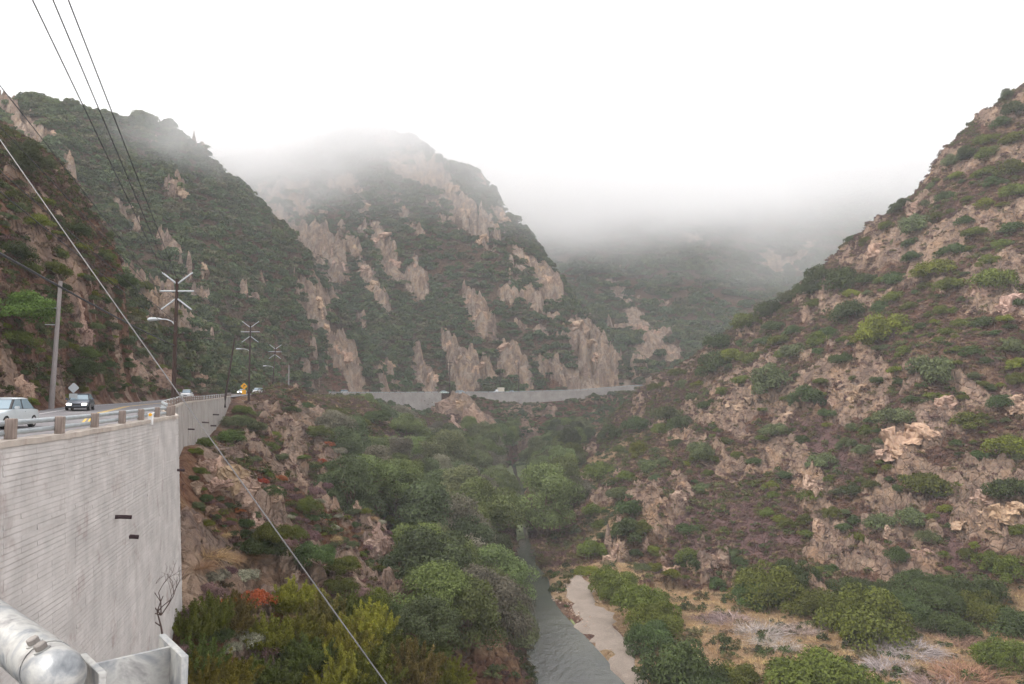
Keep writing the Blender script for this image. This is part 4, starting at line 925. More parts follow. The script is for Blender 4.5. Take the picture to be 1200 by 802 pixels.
fc = [(.066, .085, .036), (.088, .104, .042), (.11, .104, .058), (.075, .098, .045)]
X, Y = sample('C', 17000, 400, 800, .70, None, lambda X, Y: np.clip(.1 + 1.6 * fbm(X / 40, Y / 40, 3, 201), 0, 1))
X2, Y2 = sample('B', 12000, 150, 480, .66); X = np.r_[X, X2]; Y = np.r_[Y, Y2]
S = rng.uniform(1.0, 2.1, len(X)) ** 1.9 * (.7 + Y / 900); cover('mountain_scrub', X, Y, S, rng.integers(0, 4, len(X)), FARSH, fc)
X, Y = sample('D', 15000, 480, 1250, .75); S = rng.uniform(4, 8.5, len(X)); cover('distant_scrub', X, Y, S, rng.integers(0, 4, len(X)), FARSH, fc)
dk = [(.13, .075, .065), (.105, .065, .055), (.19, .125, .085), (.095, .075, .035)]
LITTLE = [crown_mesh('little_scrub', lobes_dome(K, h, (.25, .42)), 170, .14, .9, .45) for K, h in ((8, .7), (6, .8), (9, .6), (7, .9))]
X, Y = sample('EAF', 44000, 45, 380, .86); S = rng.uniform(.25, 1.0, len(X)) * (.55 + Y / 260); cover('dry_scrub', X, Y, S, rng.integers(0, 4, len(X)), LITTLE, dk)
X, Y = sample('A', 14000, 35, 240, .8); S = rng.uniform(.3, 1.1, len(X)) * (.6 + Y / 200); cover('cutting_scrub', X, Y, S, rng.integers(0, 4, len(X)), LITTLE, [(.105, .07, .05), (.085, .085, .03), (.15, .10, .075), (.065, .075, .028)])
X, Y = sample('K', 1600, 300, 460, 1.2); S = rng.uniform(1.0, 2.8, len(X)); cover('roadside_scrub', X, Y, S, rng.integers(0, 4, len(X)), FARSH, fc)
gk = [(.066, .08, .025), (.085, .09, .028), (.058, .07, .028), (.10, .10, .04)]
X, Y = sample('EAF', 5200, 45, 380, .55, None, lambda X, Y: np.clip(2.4 * (fbm(X / 15, Y / 15, 3, 301) - .38), 0, 1)); S = rng.uniform(.4, 1.5, len(X)) * (.6 + Y / 300); cover('low_green_scrub', X, Y, S, rng.integers(0, 4, len(X)), LITTLE, gk)
def off_water(X, Y):
    a, b, _z = river_off(X, Y); return (abs(a) > b + 1.0) & ~in_poly(X, Y, SB)
X, Y = sample('RK', 9000, 70, 445, 2, lambda X, Y: off_water(X, Y) & ((river_off(X, Y)[0] < 9) | (Y > 180) | (rng.uniform(0, 1, len(X)) < .35))); S = rng.uniform(.4, 1.5, len(X)); cover('valley_undergrowth', X, Y, S, rng.integers(0, 4, len(X)), LITTLE, [(.06, .078, .026), (.05, .062, .026), (.15, .115, .07), (.11, .095, .045)])
# dry grass and thickets on the flat, lower right
GRS = [brush_mesh('grass_tuft', 60, 1.0, .02, 1.0, 1.2, .3, 2) for _ in range(3)]
X, Y = sample('R', 5200, 70, 175, 2, lambda X, Y: off_water(X, Y) & (river_off(X, Y)[0] > 6)); S = rng.uniform(.5, 1.4, len(X)); cover('dry_grass', X, Y, S, rng.integers(0, 3, len(X)), GRS, [(.42, .30, .17), (.36, .24, .13), (.30, .21, .13)])
for a, b, w, c, nm in ((1030, 735, 66, (.34, .30, .28), 'pale grey'), (1000, 722, 50, (.30, .26, .25), 'pale grey'), (1070, 745, 60, (.32, .28, .27), 'pale grey'), (1045, 765, 60, (.30, .26, .25), 'pale grey'), (1130, 770, 80, (.26, .15, .10), 'red-brown'), (1160, 790, 60, (.24, .14, .10), 'red-brown'), (1100, 785, 60, (.25, .18, .16), 'mauve'), (860, 712, 50, (.24, .18, .17), 'mauve'), (890, 725, 56, (.30, .26, .24), 'pale grey'), (830, 712, 40, (.20, .14, .13), 'mauve'), (985, 715, 50, (.16, .10, .09), 'dark red-brown'), (910, 740, 50, (.32, .28, .25), 'pale grey'), (940, 725, 44, (.26, .2, .18), 'mauve'), (1190, 750, 50, (.3, .25, .22), 'pale grey'), (1075, 720, 46, (.26, .20, .18), 'mauve'), (1120, 735, 50, (.22, .14, .11), 'red-brown')):
    put_plant('dry_thicket', 'dry brush', 'dry thicket', DRYB, a, b, w * 1.1, 'olive', 'dry thickets on the valley flat', .6, False, f'{szw(w)} {nm}', .02, (*c, 1), ymin=60)
xs = []
for _ in range(9000):
    Y = random.uniform(130, 300); a = random.choice((-1, 1)) * abs(random.gauss(0, 1)); xc, w_, _z = np.interp(Y, RIV[:, 1], RIV[:, 0]), np.interp(Y, RIV[:, 1], RIV[:, 3]), 0
    dens = .9 if 148 < Y < 215 else .35
    if random.random() < dens: xs.append((xc + (w_ + .2) * np.sign(a) * (1 if Y < 150 else random.uniform(.2, 1)) + a * 1.0, Y))
    if len(xs) > 900: break
while len(xs) < 1350:
    q = SB[random.randrange(len(SB))] * (w_ := random.random()) + SB[random.randrange(len(SB))] * (1 - w_)
    if in_poly(np.array([q[0]]), np.array([q[1]]), SB)[0]: xs.append((q[0], q[1]))
xs = np.array(xs); cover('creek_stones', xs[:, 0], xs[:, 1], np.where(np.arange(len(xs)) < 900, rng.uniform(.15, .6, len(xs)), rng.uniform(.08, .28, len(xs))), rng.integers(0, 2, len(xs)), BOULD_SM, [(.95, .95, .95), (.75, .72, .7)], -.1)
# ------------------------------------------------------------------ road, water, gravel bank
def ribbon(o0, o1, dz, s0, s1, step=2.0, thick=0.0):
    ss = np.arange(s0, s1 + .01, step); p, d, h = road_at(ss)
    n_ = np.stack([-d[:, 1], d[:, 0]], -1); V = []
    for o_ in (o0, o1): V.append(np.c_[p[:, :2] + n_ * o_, p[:, 2] - DROP + dz])
    V = np.concatenate(V); n = len(ss); Fq = [(i, i + 1, n + i + 1, n + i) for i in range(n - 1)]
    return V, Fq
def ribbons(name, L, m, s0, s1, step=2.0):
    V, Fq = [], []
    for o0, o1, dz in L:
        a, f = ribbon(o0, o1, dz, s0, s1, step); k = sum(len(q) for q in V); V.append(a); Fq += [tuple(i + k for i in t) for t in f]
    me = np_mesh(name, np.concatenate(V), np.array(Fq), [m], True); return me
S_END = _cum[-1] - 2
tag(link('road', ribbons('road', [(.0, RW, 0)], M_ASPH, 2, S_END)), kind='structure')
tag(link('edge_line', ribbons('edge_line', [(1.2, 1.34, .005), (9.0, 9.14, .005)], M_WPAINT, 2, S_END)), kind='structure')
tag(link('centre_line', ribbons('centre_line', [(5.0, 5.12, .005), (5.28, 5.4, .005)], M_YPAINT, 2, S_END)), kind='structure')
yy = np.arange(60, 412, 3.0); xc = np.interp(yy, RIV[:, 1], RIV[:, 0]); wr = np.interp(yy, RIV[:, 1], RIV[:, 3]); zr_ = np.interp(yy, RIV[:, 1], RIV[:, 2])
cols_ = np.linspace(-1.35, 1.35, 7)
V = np.concatenate([np.c_[xc + wr * c + .5 * np.sin(yy * .23 + c), yy, zr_ - .12] for c in cols_]); n = len(yy)
tag(link('creek', np_mesh('creek', V, np.array([(k * n + i, (k + 1) * n + i, (k + 1) * n + i + 1, k * n + i + 1) for k in range(6) for i in range(n - 1)]), [M_WATER], True)), kind='structure')
def sheet(name, poly, dz, m, sub=14):
    c = poly.mean(0); V = [(c[0], c[1])]; Fq = []; out = []
    n = len(poly)
    for i in range(n):
        for t in np.linspace(0, 1, sub, endpoint=False): out.append(poly[i] + (poly[(i + 1) % n] - poly[i]) * t)
    out = np.array(out); m_ = len(out); rings = 8; Vs = []
    out = c + (out - c) * (1 + .07 * np.sin(np.arange(m_) * 1.1) * rng.uniform(.3, 1, m_))[:, None]
    for r_ in range(1, rings + 1): Vs.append(c + (out - c) * r_ / rings)
    Vs = np.concatenate(Vs); ro_, rw_, rz_ = river_off(Vs[:, 0], Vs[:, 1])
    Z = np.clip(hz(Vs[:, 0], Vs[:, 1]), rz_ - .3, rz_ + .32) + dz; Z[-m_:] -= dz + .35
    Vs = np.c_[Vs, Z]; Fq = [((r_ * m_ + i), (r_ * m_ + (i + 1) % m_), ((r_ + 1) * m_ + (i + 1) % m_), ((r_ + 1) * m_ + i)) for r_ in range(rings - 1) for i in range(m_)]
    Fq += [(i, (i + 1) % m_, (i + 2) % m_, (i + 2) % m_) for i in range(0)]
    mb = MB(); mb.add(Vs, Fq); mb.f.append(tuple(range(m_)))
    me = bpy.data.meshes.new(name); me.from_pydata(mb.v, [], mb.f); me.materials.append(m)
    for p in me.polygons: p.use_smooth = True
    return tag(link(name, me), kind='structure')
Lp = np.array([at_z(a, b, -37.7)[:2] for a, b in ((670, 674), (658, 690), (658, 707), (670, 727), (690, 749), (714, 773), (756, 832))]); Rp = np.array([at_z(a, b, -37.7)[:2] for a, b in ((688, 668), (698, 680), (706, 698), (724, 717), (744, 741), (754, 768), (790, 832))])
ti = np.linspace(0, 6, 43); Lq, Rq = (np.stack([np.interp(ti, np.arange(7), q[:, k]) for k in (0, 1)], -1) for q in (Lp, Rp)); rg = np.random.default_rng(3)
Lq += np.c_[-.1 + .8 * np.sin(ti * 5.1) * np.sin(ti * 2.3) + rg.uniform(-.5, .5, 43), rg.uniform(-.3, .3, 43)]; Rq += np.c_[-.5 + 1.0 * np.sin(ti * 4.3 + 1) + rg.uniform(-.8, .8, 43), rg.uniform(-.3, .3, 43)]; V = []
for c in np.linspace(0, 1, 11):
    q = Lq * (1 - c) + Rq * c; rz_ = river_off(q[:, 0], q[:, 1])[2]; V.append(np.c_[q, rz_ + .42 - 1.1 * (2 * abs(c - .5)) ** 4 * .75 + .12 * (fbm(q[:, 0] / 2, q[:, 1] / 2, 3, 8) - .5)])
V = np.concatenate(V); tag(link('gravel_bank', np_mesh('gravel_bank', V, np.array([(k * 43 + i, (k + 1) * 43 + i, (k + 1) * 43 + i + 1, k * 43 + i + 1) for k in range(10) for i in range(42)]), [M_SAND], True)), kind='structure')
for pl in ([(575, 548), (600, 545), (606, 556), (585, 560)], [(600, 538), (630, 540), (634, 552), (606, 556)], [(603, 612), (612, 610), (616, 625), (606, 628)]):
    sheet('algae_mat', np.array([P(a, b, -35.5 / ray(a, b)[2] * ray(a, b)[1] if b > 600 else -32.2 / ray(a, b)[2] * ray(a, b)[1])[:2] for a, b in pl]), .3, M_ALGAE, 6)
sheet('algae_mat', np.array([P(a, b, 120)[:2] if False else P(a, b, -38.05 / ray(a, b)[2] * ray(a, b)[1])[:2] for a, b in ((662, 722), (668, 724), (716, 782), (708, 784))]), .02, M_ALGAE, 6)
# ------------------------------------------------------------------ retaining walls
def wall_frame(s, extra=0.0):
    p, d, h = road_at(np.array([s])); p = p[0]; d = d[0]; return p, np.array([d[1], -d[0], 0.0]), np.array([d[0], d[1], 0.0]), h[0]
def retaining_wall(s0, s1, label, near, step=1.0, hmin=None, pipes=(), endcap=False, taper=.05):
    w = empty('retaining_wall', tuple(road_pt(s0, 0)[0])); org = np.array(w.location)
    ss = np.arange(s0, s1 + .001, step); core = MB(); V = []; Fq = []
    for s in ss:
        p, nrm, t, h = wall_frame(s); h = (hmin or h) + 2.5
        for (o_, z_) in ((-.45, 0), (0, 0), (h * taper, -h), (-.45, -h)):
            V.append(p + nrm * o_ + np.array([0, 0, z_]) - org)
    for i in range(len(ss) - 1):
        for k in range(4): Fq.append((i * 4 + k, i * 4 + (k + 1) % 4, i * 4 + 4 + (k + 1) % 4, i * 4 + 4 + k))
    Fq += [(0, 1, 2, 3), tuple(len(V) - 4 + k for k in (3, 2, 1, 0))]
    core.add(V, Fq); part('wall_core', core, M_CONC if near else M_CONCF, w)
    cp = MB(); V = []; Fq = []
    cs = np.arange(s0, s1 + .001, .5 if near else step)
    for s in cs:
        p, nrm, t, h = wall_frame(s); j = random.uniform(-.03, .03) if near else 0
        for (o_, z_) in ((-.47, .004), (-.47, .09 + j), (.05 + j, .075 + j), (.06 + j * .8, -.10 + j)): V.append(p + nrm * o_ + np.array([0, 0, z_]) - org)
    for i in range(len(cs) - 1):
        for k in range(4): Fq.append((i * 4 + k, i * 4 + (k + 1) % 4, i * 4 + 4 + (k + 1) % 4, i * 4 + 4 + k))
    Fq += [(0, 1, 2, 3), tuple(len(V) - 4 + k for k in (3, 2, 1, 0))]
    cp.add(V, Fq); part('coping', cp, M_COPE, w)
    if near:      # courses of thin concrete blocks, each a hair out of line with its neighbours
        VV, FF = [], []; ch = .168; fr = [wall_frame(s) for s in np.arange(s0, s1 + 1.2, 1.12)]
        for c in range(int(12.5 / ch)):
            z0 = -.1 - c * ch + random.uniform(-.012, .012); z1 = z0 - ch + random.uniform(.018, .032); em = random.uniform(.6, 1.35)
            for i in range(len(fr) - 1):
                (p, nr0, t0, h), (p2, nr1, t1, h2) = fr[i], fr[i + 1]
                if -z0 > h + 2.2: continue
                e = .017 * em + random.uniform(-.003, .003); sag = .0
                if random.random() < .012: e -= .02
                a = -z0 * taper; b = -z1 * taper; g = 0.0 if random.random() < .9 else .006
                q0 = p + t0 * g; q1 = p2 - t1 * g
                quad = [q0 + nr0 * (a + e * .55) + (0, 0, z0), q1 + nr1 * (a + e * .55) + (0, 0, z0), q1 + nr1 * (b + e * 1.25) + (0, 0, z1), q0 + nr0 * (b + e * 1.25) + (0, 0, z1)]
                back = [q0 + nr0 * (a - .03) + (0, 0, z0), q1 + nr1 * (a - .03) + (0, 0, z0), q1 + nr1 * (b - .03) + (0, 0, z1), q0 + nr0 * (b - .03) + (0, 0, z1)]
                o_ = len(VV); VV += [v_ - org for v_ in quad + back]
                FF += [(o_, o_ + 3, o_ + 2, o_ + 1), (o_, o_ + 1, o_ + 5, o_ + 4), (o_ + 3, o_ + 7, o_ + 6, o_ + 2), (o_, o_ + 4, o_ + 7, o_ + 3), (o_ + 1, o_ + 2, o_ + 6, o_ + 5)]
        cb_ = link('concrete_block', np_mesh('concrete_block', np.array(VV), np.array(FF), [M_CONC]), w); cb_['kind'] = 'stuff'
    else:         # pour joints
        for s in np.arange(s0 + 6, s1 - 1, 9):
            p, nrm, t, h = wall_frame(s); h = h + .6; mb = MB()
            mb.add([p + nrm * .05 + t * .06 - org, p + nrm * .05 - t * .06 - org, p + nrm * (h * taper + .04) - t * .06 + (0, 0, -h) - org, p + nrm * (h * taper + .04) + t * .06 + (0, 0, -h) - org,
                    p - nrm * .05 + t * .06 - org, p - nrm * .05 - t * .06 - org, p + nrm * (h * taper - .06) - t * .06 + (0, 0, -h) - org, p + nrm * (h * taper - .06) + t * .06 + (0, 0, -h) - org], [(0, 1, 2, 3), (4, 7, 6, 5), (0, 4, 5, 1), (1, 5, 6, 2), (2, 6, 7, 3), (3, 7, 4, 0)])
            part('pour_joint', mb, M_CONCF, w)
    for (s, dn, ln, r_) in pipes:
        p, nrm, t, h = wall_frame(s); a = p + nrm * (dn * taper - .1) + (0, 0, -dn) - org
        part('drain_pipe', MB().tube([a, a + nrm * ln * .5 + (0, 0, -.01), a + nrm * ln + (0, 0, -.04)], r_, 10), M_RUST, w, smooth=True)
    return tag(w, label, 'wall', 'concrete retaining walls carrying the road')
S1 = road_s(48.4, 40, 100)
def s_px(px, s0, s1):
    ss = np.linspace(s0, s1, 3000); p, d, h = road_at(ss); u = proj(p)[:, 0]; return ss[np.argmin(abs(u - px))]
retaining_wall(6, S1, 'tall grey coursed concrete retaining wall with rusty drain stubs, nearest on the left', True,
               pipes=((s_px(133, 20, S1), 3.75, .75, .085), (s_px(149, 20, S1), 5.0, .5, .095), (s_px(206, 20, S1 - .2), 3.25, .55, .08)))
S2a, S2b = S1 + .6, road_s(172, 100, 260)
retaining_wall(S2a, S2b, 'grey concrete retaining wall receding behind the near wall corner', False, 1.5, pipes=((s_px(236, S2a, S2b), 3.2, 1.1, .11), (s_px(249, S2a, S2b), 2.6, 1.1, .13), (s_px(246, S2a, S2b), 4.3, 1.0, .13), (s_px(219.5, S2a, S2b), 3.0, .8, .09)))
S3a, S3b = road_s(236, 210, 320), road_s(262, 240, 330)
retaining_wall(S3a, S3b, 'short low concrete wall at the bend beyond the yellow sign', False, 1.5, hmin=2.6)
S4a, S4b = s_px(386, road_s(300), road_s(380)), s_px(519, road_s(385), _cum[-1])
retaining_wall(S4a, S4b, 'tall smooth far concrete wall left of the cliff', False, 3.0, pipes=tuple((s_px(c, S4a, S4b), dn, .6, .14) for c, dn in ((497, 4), (501, 6), (503, 3), (506, 5), (508, 7))))
S5a, S5b = s_px(529, S4b, _cum[-1]), s_px(755, S4b, _cum[-1])
retaining_wall(S5a, S5b, 'long low far concrete wall right of the cliff', False, 3.0)
# ------------------------------------------------------------------ guard rails
def guardrail(posts, rails, label, m_post, pw, ph, rr_, n=8, s_ext=None, base=0.0):
    g = empty('guardrail', tuple(road_pt(posts[0], 0)[0])); org = np.array(g.location)
    me = MB().box((0, 0, ph / 2), (pw, pw * .9, ph)).mesh('post', m_post, bevel=.02, seg=1)
    for s in posts:
        p, yaw = road_pt(s, .28); o = link('post', me, g); o.location = p + (0, 0, DROP - .02 + base) - org; o.rotation_euler = (random.uniform(-.02, .02), random.uniform(-.02, .02), yaw + random.uniform(-.05, .05))
        o.scale = (1, 1, random.uniform(.96, 1.04))
    a, b = s_ext or (posts[0], posts[-1])
    for hgt, off, mat in rails:
        pts_ = [road_pt(s, off)[0] + (0, 0, DROP + hgt + base) - org for s in np.linspace(a, b, max(6, int((b - a) / 2)))]
        part('rail', MB().tube(pts_, rr_, n), mat, g, smooth=True)
    return tag(g, label, 'guardrail', 'guardrails along the canyon edge of the road')
pp = [s_px(c, 6, S1) for c in (24, 80, 119.5, 150.5, 172, 190.5, 203.5)] + [S1 - .15]
d0 = pp[1] - pp[0]; pp = [pp[0] - d0 * k for k in (4, 3, 2, 1)] + pp
guardrail(pp, [(.56, .46, M_RAIL), (.26, .46, M_RAIL)], 'guardrail of stout timber posts and two steel tube rails atop the near wall', M_POST, .29, .70, .085, 12, (pp[0], S1 - .2))
p2 = list(np.arange(S1 + 5, S2b + 6, 3.8)); guardrail(p2, [(.60, .4, M_RAIL), (.32, .4, M_RAIL)], 'guardrail with short posts receding along the second wall', M_POST, .3, .72, .11, 6)
p3 = list(np.arange(road_s(232, 205, 320), S3b + 1, 3.8)); guardrail(p3, [(.62, .4, M_RAIL), (.34, .4, M_RAIL)], 'short guardrail at the bend right of the yellow sign', M_POST, .3, .75, .12, 6)
p4 = list(np.arange(S4a, S4b - 2, 4.5)); guardrail(p4, [(.6, .35, M_RAIL), (.3, .35, M_RAIL)], 'far guardrail on the tall wall left of the cliff', M_POST, .3, .75, .13, 5)
p5 = list(np.arange(S5a, S5b, 4.5)); guardrail(p5, [(.6, .35, M_RAIL), (.3, .35, M_RAIL)], 'far guardrail on the long wall right of the cliff', M_POST, .3, .75, .13, 5)
# ------------------------------------------------------------------ poles, lamps, wires
def tall_pole(loc, H, label, braces=True, lamp=None, r0=.19, m=M_POLE, lean=(0, 0), blen=2.1, yaw=0.0, group='dark utility poles along the road'):
    e = empty('utility_pole', loc); top = Vector((lean[0], lean[1], H))
    part('pole', MB().tube([(0, 0, -2)] + [tuple(top * f) for f in (0, .33, .66, 1)], [r0 * 1.1, r0 * 1.05, r0 * .92, r0 * .8, r0 * .68], 10), m, e, smooth=True)
    c, s = math.cos(yaw), math.sin(yaw)
    if braces:
        for (z0, dx, dz) in ((H * .965, -1, .6), (H * .965, 1, .6), (H * .90, -1.12, 0), (H * .90, 1.12, 0), (H * .835, -1, -.6), (H * .835, 1, -.6)):
            b = top * (z0 / H); q = Vector((dx * c * blen * .86, dx * s * blen * .86, dz * blen)) * (1.0)
            br = part('brace', MB().tube([b + Vector((dx * c * .1, dx * s * .1, 0)), b + q], [.085, .075], 8), M_BRACE, e, smooth=True)
            part('insulator', MB().tube([b + q, b + q * 1.05], [.07, .05], 8), M_BRACE, br, smooth=True)
    if lamp:
        hz_, dx, L_ = lamp; b = top * (hz_ / H)
        am = part('lamp_arm', MB().tube([b, b + Vector((dx * L_ * .25, 0, .45)), b + Vector((dx * L_ * .6, 0, .65)), b + Vector((dx * L_, 0, .68))], .06, 6), M_BRACE, e, smooth=True)
        part('lamp_head', MB().tube([b + Vector((dx * (L_ - .1), 0, .68)), b + Vector((dx * (L_ + .5), 0, .68)), b + Vector((dx * (L_ + 1.1), 0, .64)), b + Vector((dx * (L_ + 1.25), 0, .62))], [.07, .17, .19, .08], 8), M_BRACE, am, smooth=True)
    return tag(e, label, 'utility pole', group), top + Vector(loc)
def gp(px, py, Y): return tuple(P(px, py, Y))
pA, tA = tall_pole(gp(203, 471, 74), 11.9, 'tallest dark utility pole with six pale braces just behind the near wall corner', lamp=(7.3, -1, 1.5), r0=.21, blen=1.65)
pB, tB = tall_pole(gp(291.5, 464, 178), 16.5, 'middle dark utility pole with six pale braces beside the yellow sign', lamp=(10.2, -1, 2.0), r0=.24, blen=2.2)
pC, tC = tall_pole(gp(319, 460, 238), 14.0, 'third and thinnest braced utility pole at the bend right of the yellow sign', lamp=(7.5, -1, 2.2), r0=.2, blen=2.0, lean=(.7, 0), yaw=.25)
tall_pole(gp(264, 466, 152), 11.8, 'dark bare pole leaning to the right between two braced poles', braces=False, r0=.2, lean=(1.5, .2))
e, _ = tall_pole(gp(60, 478, 70), 11.6, 'weathered grey pole with two pegs on the cut slope', braces=False, r0=.24, m=M_GPOLE, lean=(.35, 0))
for zz, L_ in ((9.1, 1.45), (7.55, .85)): part('peg', MB().tube([(.25, 0, zz), (-L_, -.1, zz + .03)], [.05, .04], 6), M_BRACE, e, smooth=True)
for a, b, Y, H, lb, br in ((527, 461, 420, 18, 'far dark utility pole with a short crossarm by the cliff top', 1), (586, 461, 438, 14, 'far thin dark pole behind the white truck', 0), (608, 460, 440, 17, 'far thin dark pole right of the dark car', 0), (338, 459, 262, 9, 'thin bare grey pole beyond the bend', 0)):
    e, tp = tall_pole(gp(a, b, Y), H, lb, braces=False, r0=.26, m=M_POLE if Y > 300 else M_GPOLE)
    if br: part('crossarm', MB().box((0, 0, H * .93), (3.2, .25, .25)).box((0, 0, H * .83), (3.0, .25, .25)), M_POLE, e)
def wire(label, pts_, r_, m=M_WIRE, sag=0.0, name='power_line', group='wires crossing the upper left sky'):
    a, b = Vector(pts_[0]), Vector(pts_[-1]); Q_ = []
    for i in range(25):
        f = i / 24; q = a.lerp(b, f); q.z -= sag * 4 * f * (1 - f); Q_.append(tuple(q))
    o = link(name, MB().tube(Q_, r_, 6).mesh(name, m, True)); return tag(o, label, 'cable' if 'cable' in name else 'wire', group)
def through(A, px, py, Y, beyond=1.35):
    A = np.array(A); B = P(px, py, Y); return [tuple(A), tuple(A + (B - A) * beyond)]
bt = [np.array(tA) + q for q in (np.array([-1.35, 0, .55]), np.array([-.75, 0, .2]), np.array([-.05, 0, .05]))]
for q, (a, b), lb in zip(bt, ((38, 0), (62, 0), (80, 0)), ('leftmost', 'middle', 'rightmost')):
    wire(f'{lb} of the three thin dark wires dropping from the sky to the tallest pole', through(q, a, b, 24), .024)
wire('dark wire from the left edge running below the three sky wires', through(np.array(tA) + (-1.8, 0, -1.1), 0, 104, 30, 1.2), .02, sag=-.2)
wire('dark wire crossing the round ridge tree at far left', through(np.array(tA) + (-1.7, 0, -1.9), 0, 152, 34, 1.2), .02, sag=-.2)
wire('thick black low cable sagging past the grey leaning pole', through(np.array(tA) + (0, 0, -6.5), 0, 291, 26, 1.3), .045, name='comm_cable', sag=.25)
wire('thin wire just above the thick black low cable', through(np.array(tA) + (0, 0, -5.2), 0, 223, 30, 1.2), .02, sag=.1)
wire('faint wire between the thick cable and the pale guy cable', through(np.array(tA) + (0, 0, -4.2), 0, 199, 32, 1.2), .02, sag=.1)
A_ = P(0, 158, 15); B_ = P(458, 802, 10); D_ = B_ - A_
wire('long pale guy cable slanting across the whole left of the view', [tuple(A_ - D_ * .5), tuple(B_ + D_ * .35)], (.0095), M_GUY, name='guy_cable', sag=.12, group=None)
for k_, (o1, o2) in enumerate(((-1.4, -1.8), (1.4, 1.8))):
    for (a, b, nm) in ((tA, tB, 'first two'), (tB, tC, 'last two')):
        wire(f'{"left" if k_ == 0 else "right"} thin wire strung between the {nm} braced poles', [tuple(np.array(a) + (o1, 0, -1)), tuple(np.array(b) + (o2, 0, -1.4))], .016, sag=1.2, group='wires between the poles')
# ------------------------------------------------------------------ signs
def sign(name, loc, dia, front, label, back, plate, yaw=0.0, post_h=3.0, arrow=False):
    e = empty(name, loc, yaw)
    part('sign_post', MB().box((0, .05, post_h * .5 - .6), (.1, .07, post_h + 1.2)), M_GPOLE, e)
    r_ = dia / 2; zc = post_h + r_ * .2
    rd = .12 * r_; oct_ = [(-r_ + rd, rd), (-r_ + rd, -rd), (-rd, -r_ + rd), (rd, -r_ + rd), (r_ - rd, -rd), (r_ - rd, rd), (rd, r_ - rd), (-rd, r_ - rd)]
    sp_ = part('sign_panel', MB().prism([(a, b + zc) for a, b in oct_], -.012, .012), front, e)
    pw, ph = plate; z0 = zc - r_ - ph / 2 - .02
    part('plate', MB().box((0, 0, z0), (pw, .02, ph)), front, e, bevel=.004, seg=1)
    if arrow:
        part('arrow', MB().tube([(-.22 * r_, -.02, zc - .45 * r_), (-.22 * r_, -.02, zc - .05 * r_), (-.05 * r_, -.02, zc + .14 * r_), (.18 * r_, -.02, zc + .16 * r_)], .075 * r_, 6).prism([(.12 * r_, zc - .06 * r_), (.46 * r_, zc + .16 * r_), (.12 * r_, zc + .38 * r_)], -.03, -.013), M_BLACK, sp_)
    return tag(e, label, 'sign')
h_ = road_pt(road_s(66), RW + .1)[0]; loc_ = P(85, 484, 66); sign('warning_sign', (loc_[0], 66, float(hz(loc_[0], 66)) - .1), .93, M_SIGNB, 'unpainted grey back of a diamond sign with plate below, by the oncoming car', True, (.66, .62), .15, 2.3)
loc_ = P(285.5, 470, 186); sign('warning_sign', (loc_[0], 186, loc_[2]), 1.75, M_YSIGN, 'yellow diamond warning sign with dark curve arrow and square plate', False, (1.05, 1.05), 0, 3.35, True)
def marker(px, py, Y, H, label):
    q = P(px, py, Y); e = empty('marker_post', (q[0], q[1], q[2] - .4)); part('stake', MB().box((0, 0, H / 2), (.28, .06, H)), M_WPAINT, e, bevel=.02, seg=1); part('reflector', MB().tube([(0, -.035, H * .85), (0, -.06, H * .85)], .09, 10), M_YSIGN, e); tag(e, label, 'marker post')
marker(332, 460, 256, 2.2, 'white marker post on the green bank beyond the bend'); marker(310.5, 461, 236, 1.5, 'small white marker post at the start of the bend guardrail'); marker(176.5, 489, 40.5, .62, 'tiny white reflector post behind the near guardrail')
# ------------------------------------------------------------------ vehicles
def wheel_set(root, L, W_, r_, ax):
    tm = MB().tube([(0, -.11, 0), (0, -.09, 0), (0, .09, 0), (0, .11, 0)], [r_ * .86, r_, r_, r_ * .86], 18).mesh('tyre', M_TYRE, True)
    rm_ = MB().tube([(0, -.115, 0), (0, .115, 0)], [r_ * .62, r_ * .62], 14).mesh('rim', M_RIM, True)
    hub = MB().tube([(0, -.1, 0), (0, .1, 0)], [r_ * .3, r_ * .3], 8).mesh('wheel', M_BLACK, True)
    for sx in ax:
        for sy in (-1, 1):
            w = link('wheel', hub, root, (sx, sy * (W_ / 2 - .1), r_)); link('tyre', tm, w); link('rim', rm_, w)
def loft(sections):
    "sections: list of (x, [(y,z)...]) half outlines mirrored"
    mb = MB(); n = len(sections[0][1]); V = []; Fq = []
    for x_, o_ in sections: V += [(x_, y_, z_) for y_, z_ in o_] + [(x_, -y_, z_) for y_, z_ in reversed(o_)]
    m_ = 2 * n
    for i in range(len(sections) - 1):
        for k in range(m_): Fq.append((i * m_ + k, i * m_ + (k + 1) % m_, (i + 1) * m_ + (k + 1) % m_, (i + 1) * m_ + k))
    Fq += [tuple(range(m_)), tuple(range((len(sections) - 1) * m_ + m_ - 1, (len(sections) - 1) * m_ - 1, -1))]
    return mb.add(V, Fq)
